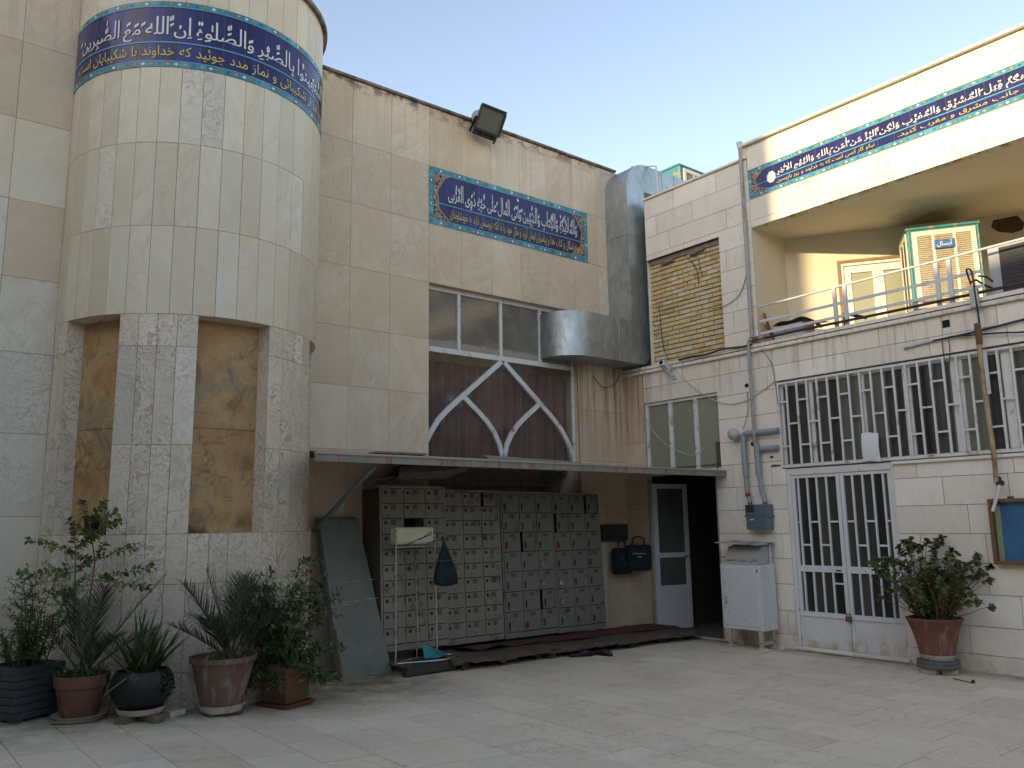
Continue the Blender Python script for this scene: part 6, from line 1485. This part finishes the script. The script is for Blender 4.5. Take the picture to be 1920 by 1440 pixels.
def brickset(label, c, n, z):
    q = MB()
    for k in range(n):
        a = 2*pi*k/n+.4; T = Matrix.Translation((c[0]+.12*cos(a), c[1]+.12*sin(a), z)) @ Matrix.Rotation(a+.8*rng.random(), 4, 'Z'); q.box(-.10, .10, -.05, .05, .0, .05+.003*rng.random(), 0, None, T)
    tag(q.build('brick_support', plain('grimy_brick', (.17, .13, .09), .9, var=.3, scale=12), bevel=.005), label, 'bricks')
brickset('flat grimy bricks propping up the dark green pot', (1.975, 7.13), 4, gz(1.975)+.001)

# 4 wide grimy terracotta pot with a palm
b = gz(2.58); t = pot_round('potted_plant', 'wide grimy terracotta pot with a small dark palm', (2.575, 7.03, b+.03),
    [(.15, .045), (.165, .05), (.245, .385), (.262, .39), (.270, .43), (.250, .43), (.24, .38)], .24, .39, M_TERRAG, (.185, .0, .055, M_SAUC))
pst, plv = MB(), MB()
for d, L, dr in (((-.62, -.1, 1.1), .80, .22), ((-.95, -.15, .72), .66, .25), ((.5, -.1, 1.0), .66, .3), ((.05, -.2, 1.2), .70, .12), ((.95, 0, .75), .64, .4), ((-.35, .1, 1.2), .78, .15), ((.3, .2, 1.1), .66, .25), ((-.5, -.4, .85), .5, .3), ((.35, -.5, .8), .5, .35)):
    frond(pst, plv, (.07+rng.uniform(-.03, .03), .0, .39), d, L, dr, 26, .012, .19)
pst.build('palm_stalks', M_STEMG, t, local=True); plv.build('palm_fronds', L_PALM, t, local=True, rnd=True)
st, lv, dy = MB(), MB(), MB()
for k in range(30): pts = curve((rng.uniform(-.19, .19), rng.uniform(-.19, .1), .395), rdir(.2, 1.2), rng.uniform(.05, .14), 4, .5, .2); stems_leaves(st, lv if k % 2 else dy, pts, .003, .001, 8, .035, .018, .1, .9)
st.build('weed_stems', M_STEMG, t, local=True); lv.build('weed_leaves', L_OLIVE, t, local=True, rnd=True); dy.build('dry_leaves', L_DRY, t, local=True, rnd=True)
q = MB(); q.box(2.44, 2.72, 6.92, 7.16, b+.001, b+.028); tag(q.build('stone_slab', plain('dark_slab', (.10, .095, .09), .8)), 'thin dark slab under the wide grimy terracotta pot', 'slab')
q = MB(); T = Matrix.Translation((2.24, 7.16, gz(2.24))) @ Matrix.Rotation(R(20), 4, 'Z'); q.box(-.07, .07, -.05, .05, .001, .045, 0, None, T); tag(q.build('white_stone_offcut', M_WHITE, rnd=True, bevel=.003), 'white stone offcut on the paving between two pots', 'stone')

# 5 square terracotta pot with a bush
b = gz(3.17); t = thing('potted_plant', 'square terracotta pot overflowing with a dense leafy bush beside the leaning panel', 'potted plant', (3.165, 7.12, b), R(22), 'potted plants in the court')
q = MB(); z0, z1, w0, w1 = .035, .335, .125, .165
vs = [(sx*w, sy*w, z) for z, w in ((z0, w0), (z1, w1), (z1, w1-.02), (z1-.04, w1-.03)) for sx, sy in ((-1, -1), (1, -1), (1, 1), (-1, 1))]
q.add(vs, [(3, 2, 1, 0)]+[(4*k+i, 4*k+(i+1) % 4, 4*k+4+(i+1) % 4, 4*k+4+i) for k in range(3) for i in range(4)]); q.box(-w1-.006, w1+.006, -w1-.006, -w1+.0, z1-.05, z1, 0); q.build('pot', M_TERRA, t, local=True, bevel=.006)
q = MB(); q.box(-.175, .175, -.175, .175, .004, .016); q.box(-.18, .18, -.18, -.165, .016, .04); q.box(-.18, .18, .165, .18, .016, .04); q.box(-.18, -.165, -.165, .165, .016, .04); q.box(.165, .18, -.165, .165, .016, .04); q.build('saucer', plain('dark_red_saucer', (.13, .05, .03), .8), t, local=True)
q = MB(); q.box(-.14, .14, -.14, .14, .30, .312); q.build('soil', M_SOIL, t, local=True)
st, lv = MB(), MB()
for k in range(44):
    up_ = k < 26; pts = curve((rng.uniform(-.1, .1), rng.uniform(-.1, .1), .31), rdir(.95, 1.5) if up_ else rdir(.2, 1.0), rng.uniform(.5, .92) if up_ else rng.uniform(.25, .45), 8, .2 if up_ else 1.2, .13)
    stems_leaves(st, lv, pts, .006, .002, 30, .065, .026, .2, .9, 0, 0, .25)
    for j in range(5 if up_ else 2): i = rng.randint(3, 8); stems_leaves(st, lv, curve(pts[i], rdir(-.1, 1.1), rng.uniform(.1, .2), 4, .5, .15), .003, .0015, 11, .062, .025, .1, .9, 0, 0, .25)
for k in range(8): pts = curve((.05, -.12, .32), V3((rng.uniform(-.6, .8), -.5, .4)), rng.uniform(.22, .32), 6, 2.0, .15); stems_leaves(st, lv, pts, .004, .002, 16, .07, .024, .2, .9, 0, 0, .3)
st.build('stems', M_STEM, t, local=True); lv.build('foliage', L_DARK, t, local=True, rnd=True)

# 6 flared pot by the gate
t = pot_round('potted_plant', 'flared red terracotta pot with a sparse olive shrub beside the gate', (8.79, 4.09, .135),
    [(.155, .03), (.165, .05), (.185, .15), (.215, .27), (.255, .375), (.262, .38), (.270, .405), (.250, .41), (.24, .36)], .245, .375, M_TERRAO, (.175, .0, .05, M_SAUC))
st, lv = MB(), MB()
for k in range(150):
    inn = k < 85
    pts = curve((rng.uniform(-.1, .1), rng.uniform(-.12, .12), .37), rdir(.8, 1.5) if inn else rdir(.55, 1.45), rng.uniform(.25, .66) if inn else rng.uniform(.45, .84), 8, .1 if inn else .2, .16)
    if inn: stems_leaves(st, lv, pts, .005, .003, 34, .05, .042, .15, .9, 0, 0, .2)
    else: stems_leaves(st, lv, pts, .005, .002, 20, .05, .042, .6, .9, 0, .35, .2)
for k in range(12): pts = curve((rng.uniform(-.06, .06), rng.uniform(-.06, .06), .38), rdir(1.1, 1.5), rng.uniform(.7, .9), 9, .1, .12); stems_leaves(st, lv, pts, .006, .0025, 30, .052, .045, .7, .9, 0, .35, .2)
for d in ((-.1, .85, .55), (-.2, .8, .7), (-.2, -.8, .6), (-.1, -.9, .5), (-.2, -.75, .85)): pts = curve((0, d[1]*.12, .37), V3(d), rng.uniform(.42, .55), 8, .25, .12); stems_leaves(st, lv, pts, .006, .002, 18, .05, .04, .6, .9, 0, .3, .2)
st.tube([V3((-.05, .15, .42)), V3((-.08, .4, .62)), V3((-.1, .68, .88))], [.004, .003, .002], 5)
for i, p in enumerate(st.v): st.v[i] = (min(p[0], .31), p[1], p[2])
for i, p in enumerate(lv.v): lv.v[i] = (min(p[0], .32), p[1], p[2])
st.build('stems', M_STEM, t, local=True); lv.build('foliage', L_OLIVE, t, local=True, rnd=True)
q = MB(); q.lathe([(.001, .055), (.20, .055), (.205, .085), (.19, .092), (.195, .10), (.20, .128), (.001, .128)], (8.79, 4.09, 0), 28); tag(q.build('old_tyre_ring', plain('grey_weathered_discs', (.13, .125, .115), .85, var=.3)), 'stacked grey weathered discs under the flared pot by the gate', 'discs')
for i, (y, l) in enumerate(((4.12, 'pale brick under the front of the flared pot'), (3.97, 'pale brick under the right side of the flared pot'))):
    q = MB(); T = Matrix.Translation((8.66+.1*i, y, 0)) @ Matrix.Rotation(R(85+25*i), 4, 'Z'); q.box(-.07, .07, -.04, .04, .003, .053, 0, None, T); tag(q.build('brick', plain('pale_brick', (.40, .35, .27), .9, var=.2, scale=12), bevel=.004), l, 'brick')
# niche pot
q = MB(); t = thing('nursery_pot', 'small black plastic pot standing in the left tower niche', 'pot', (1.565, 8.02, NZ0))
def npt(u, r): a = deg(-146)+u; return (TC[0]+r*cos(a), TC[1]+r*sin(a))
px_, py_ = npt(0, TR-.08); t.location = (px_, py_, NZ0)
q.lathe([(.001, .003), (.05, .003), (.066, .15), (.07, .165), (.062, .165), (.055, .02)], (0, 0, 0), 20); q.build('pot', plain('black_plastic', (.012, .013, .015), .45), t, local=True)
q = MB()
for k in range(14):
    a = deg(-140)+rng.random()*deg(3.5); r_ = TR-.03-rng.random()*.1; q.box(TC[0]+r_*cos(a)-.02, TC[0]+r_*cos(a)+.02, TC[1]+r_*sin(a)-.012, TC[1]+r_*sin(a)+.012, NZ0+.001, NZ0+.012+.012*rng.random())
tag(q.build('dry_debris', M_SOIL), 'dark crumbs of soil on the sill of the left tower niche', 'debris', kind='stuff')
q = MB(); q.tube([(1.72, 7.30, gz(1.72)+.02), (1.78, 7.33, gz(1.78)+.06), (1.83, 7.40, gz(1.8)+.15), (1.87, 7.5, gz(1.8)+.28)], .011, 6); q.tube([(1.38, 7.28, gz(1.38)+.012), (1.5, 7.2, gz(1.5)+.014), (1.65, 7.2, gz(1.65)+.014), (1.74, 7.29, gz(1.72)+.02)], .011, 6)
tag(q.build('garden_hose', plain('brown_hose', (.20, .14, .09), .6)), 'old brown hose lying round the ribbed terracotta pot', 'hose')
q = MB()
for k in range(60):
    x = rng.uniform(1.3, 4.0); y = max(7.0, 8.3-abs(x-2.6))-rng.random()*.35; a = rng.random()*6
    if x > 3.4: y = 8.0+rng.random()*.3
    d = V3((cos(a), sin(a), .1)); leaf(q, V3((x, y, gz(x)+.006)), d, V3((0, 0, 1)), rng.uniform(.015, .04), .014, None, .1)
tag(q.build('fallen_leaves', L_DRY, rnd=True), 'dry fallen leaves and dirt scattered around the pots', 'leaves', kind='stuff')
q = MB(); q.tube([(8.45, 3.62, .006), (8.55, 3.85, .006)], .005, 5); q.sphere((8.46, 3.63, .018), .018, 10); tag(q.build('stone_crumb', M_DARKM), 'small dark pebble and twig on the paving by the flared pot', 'pebble')
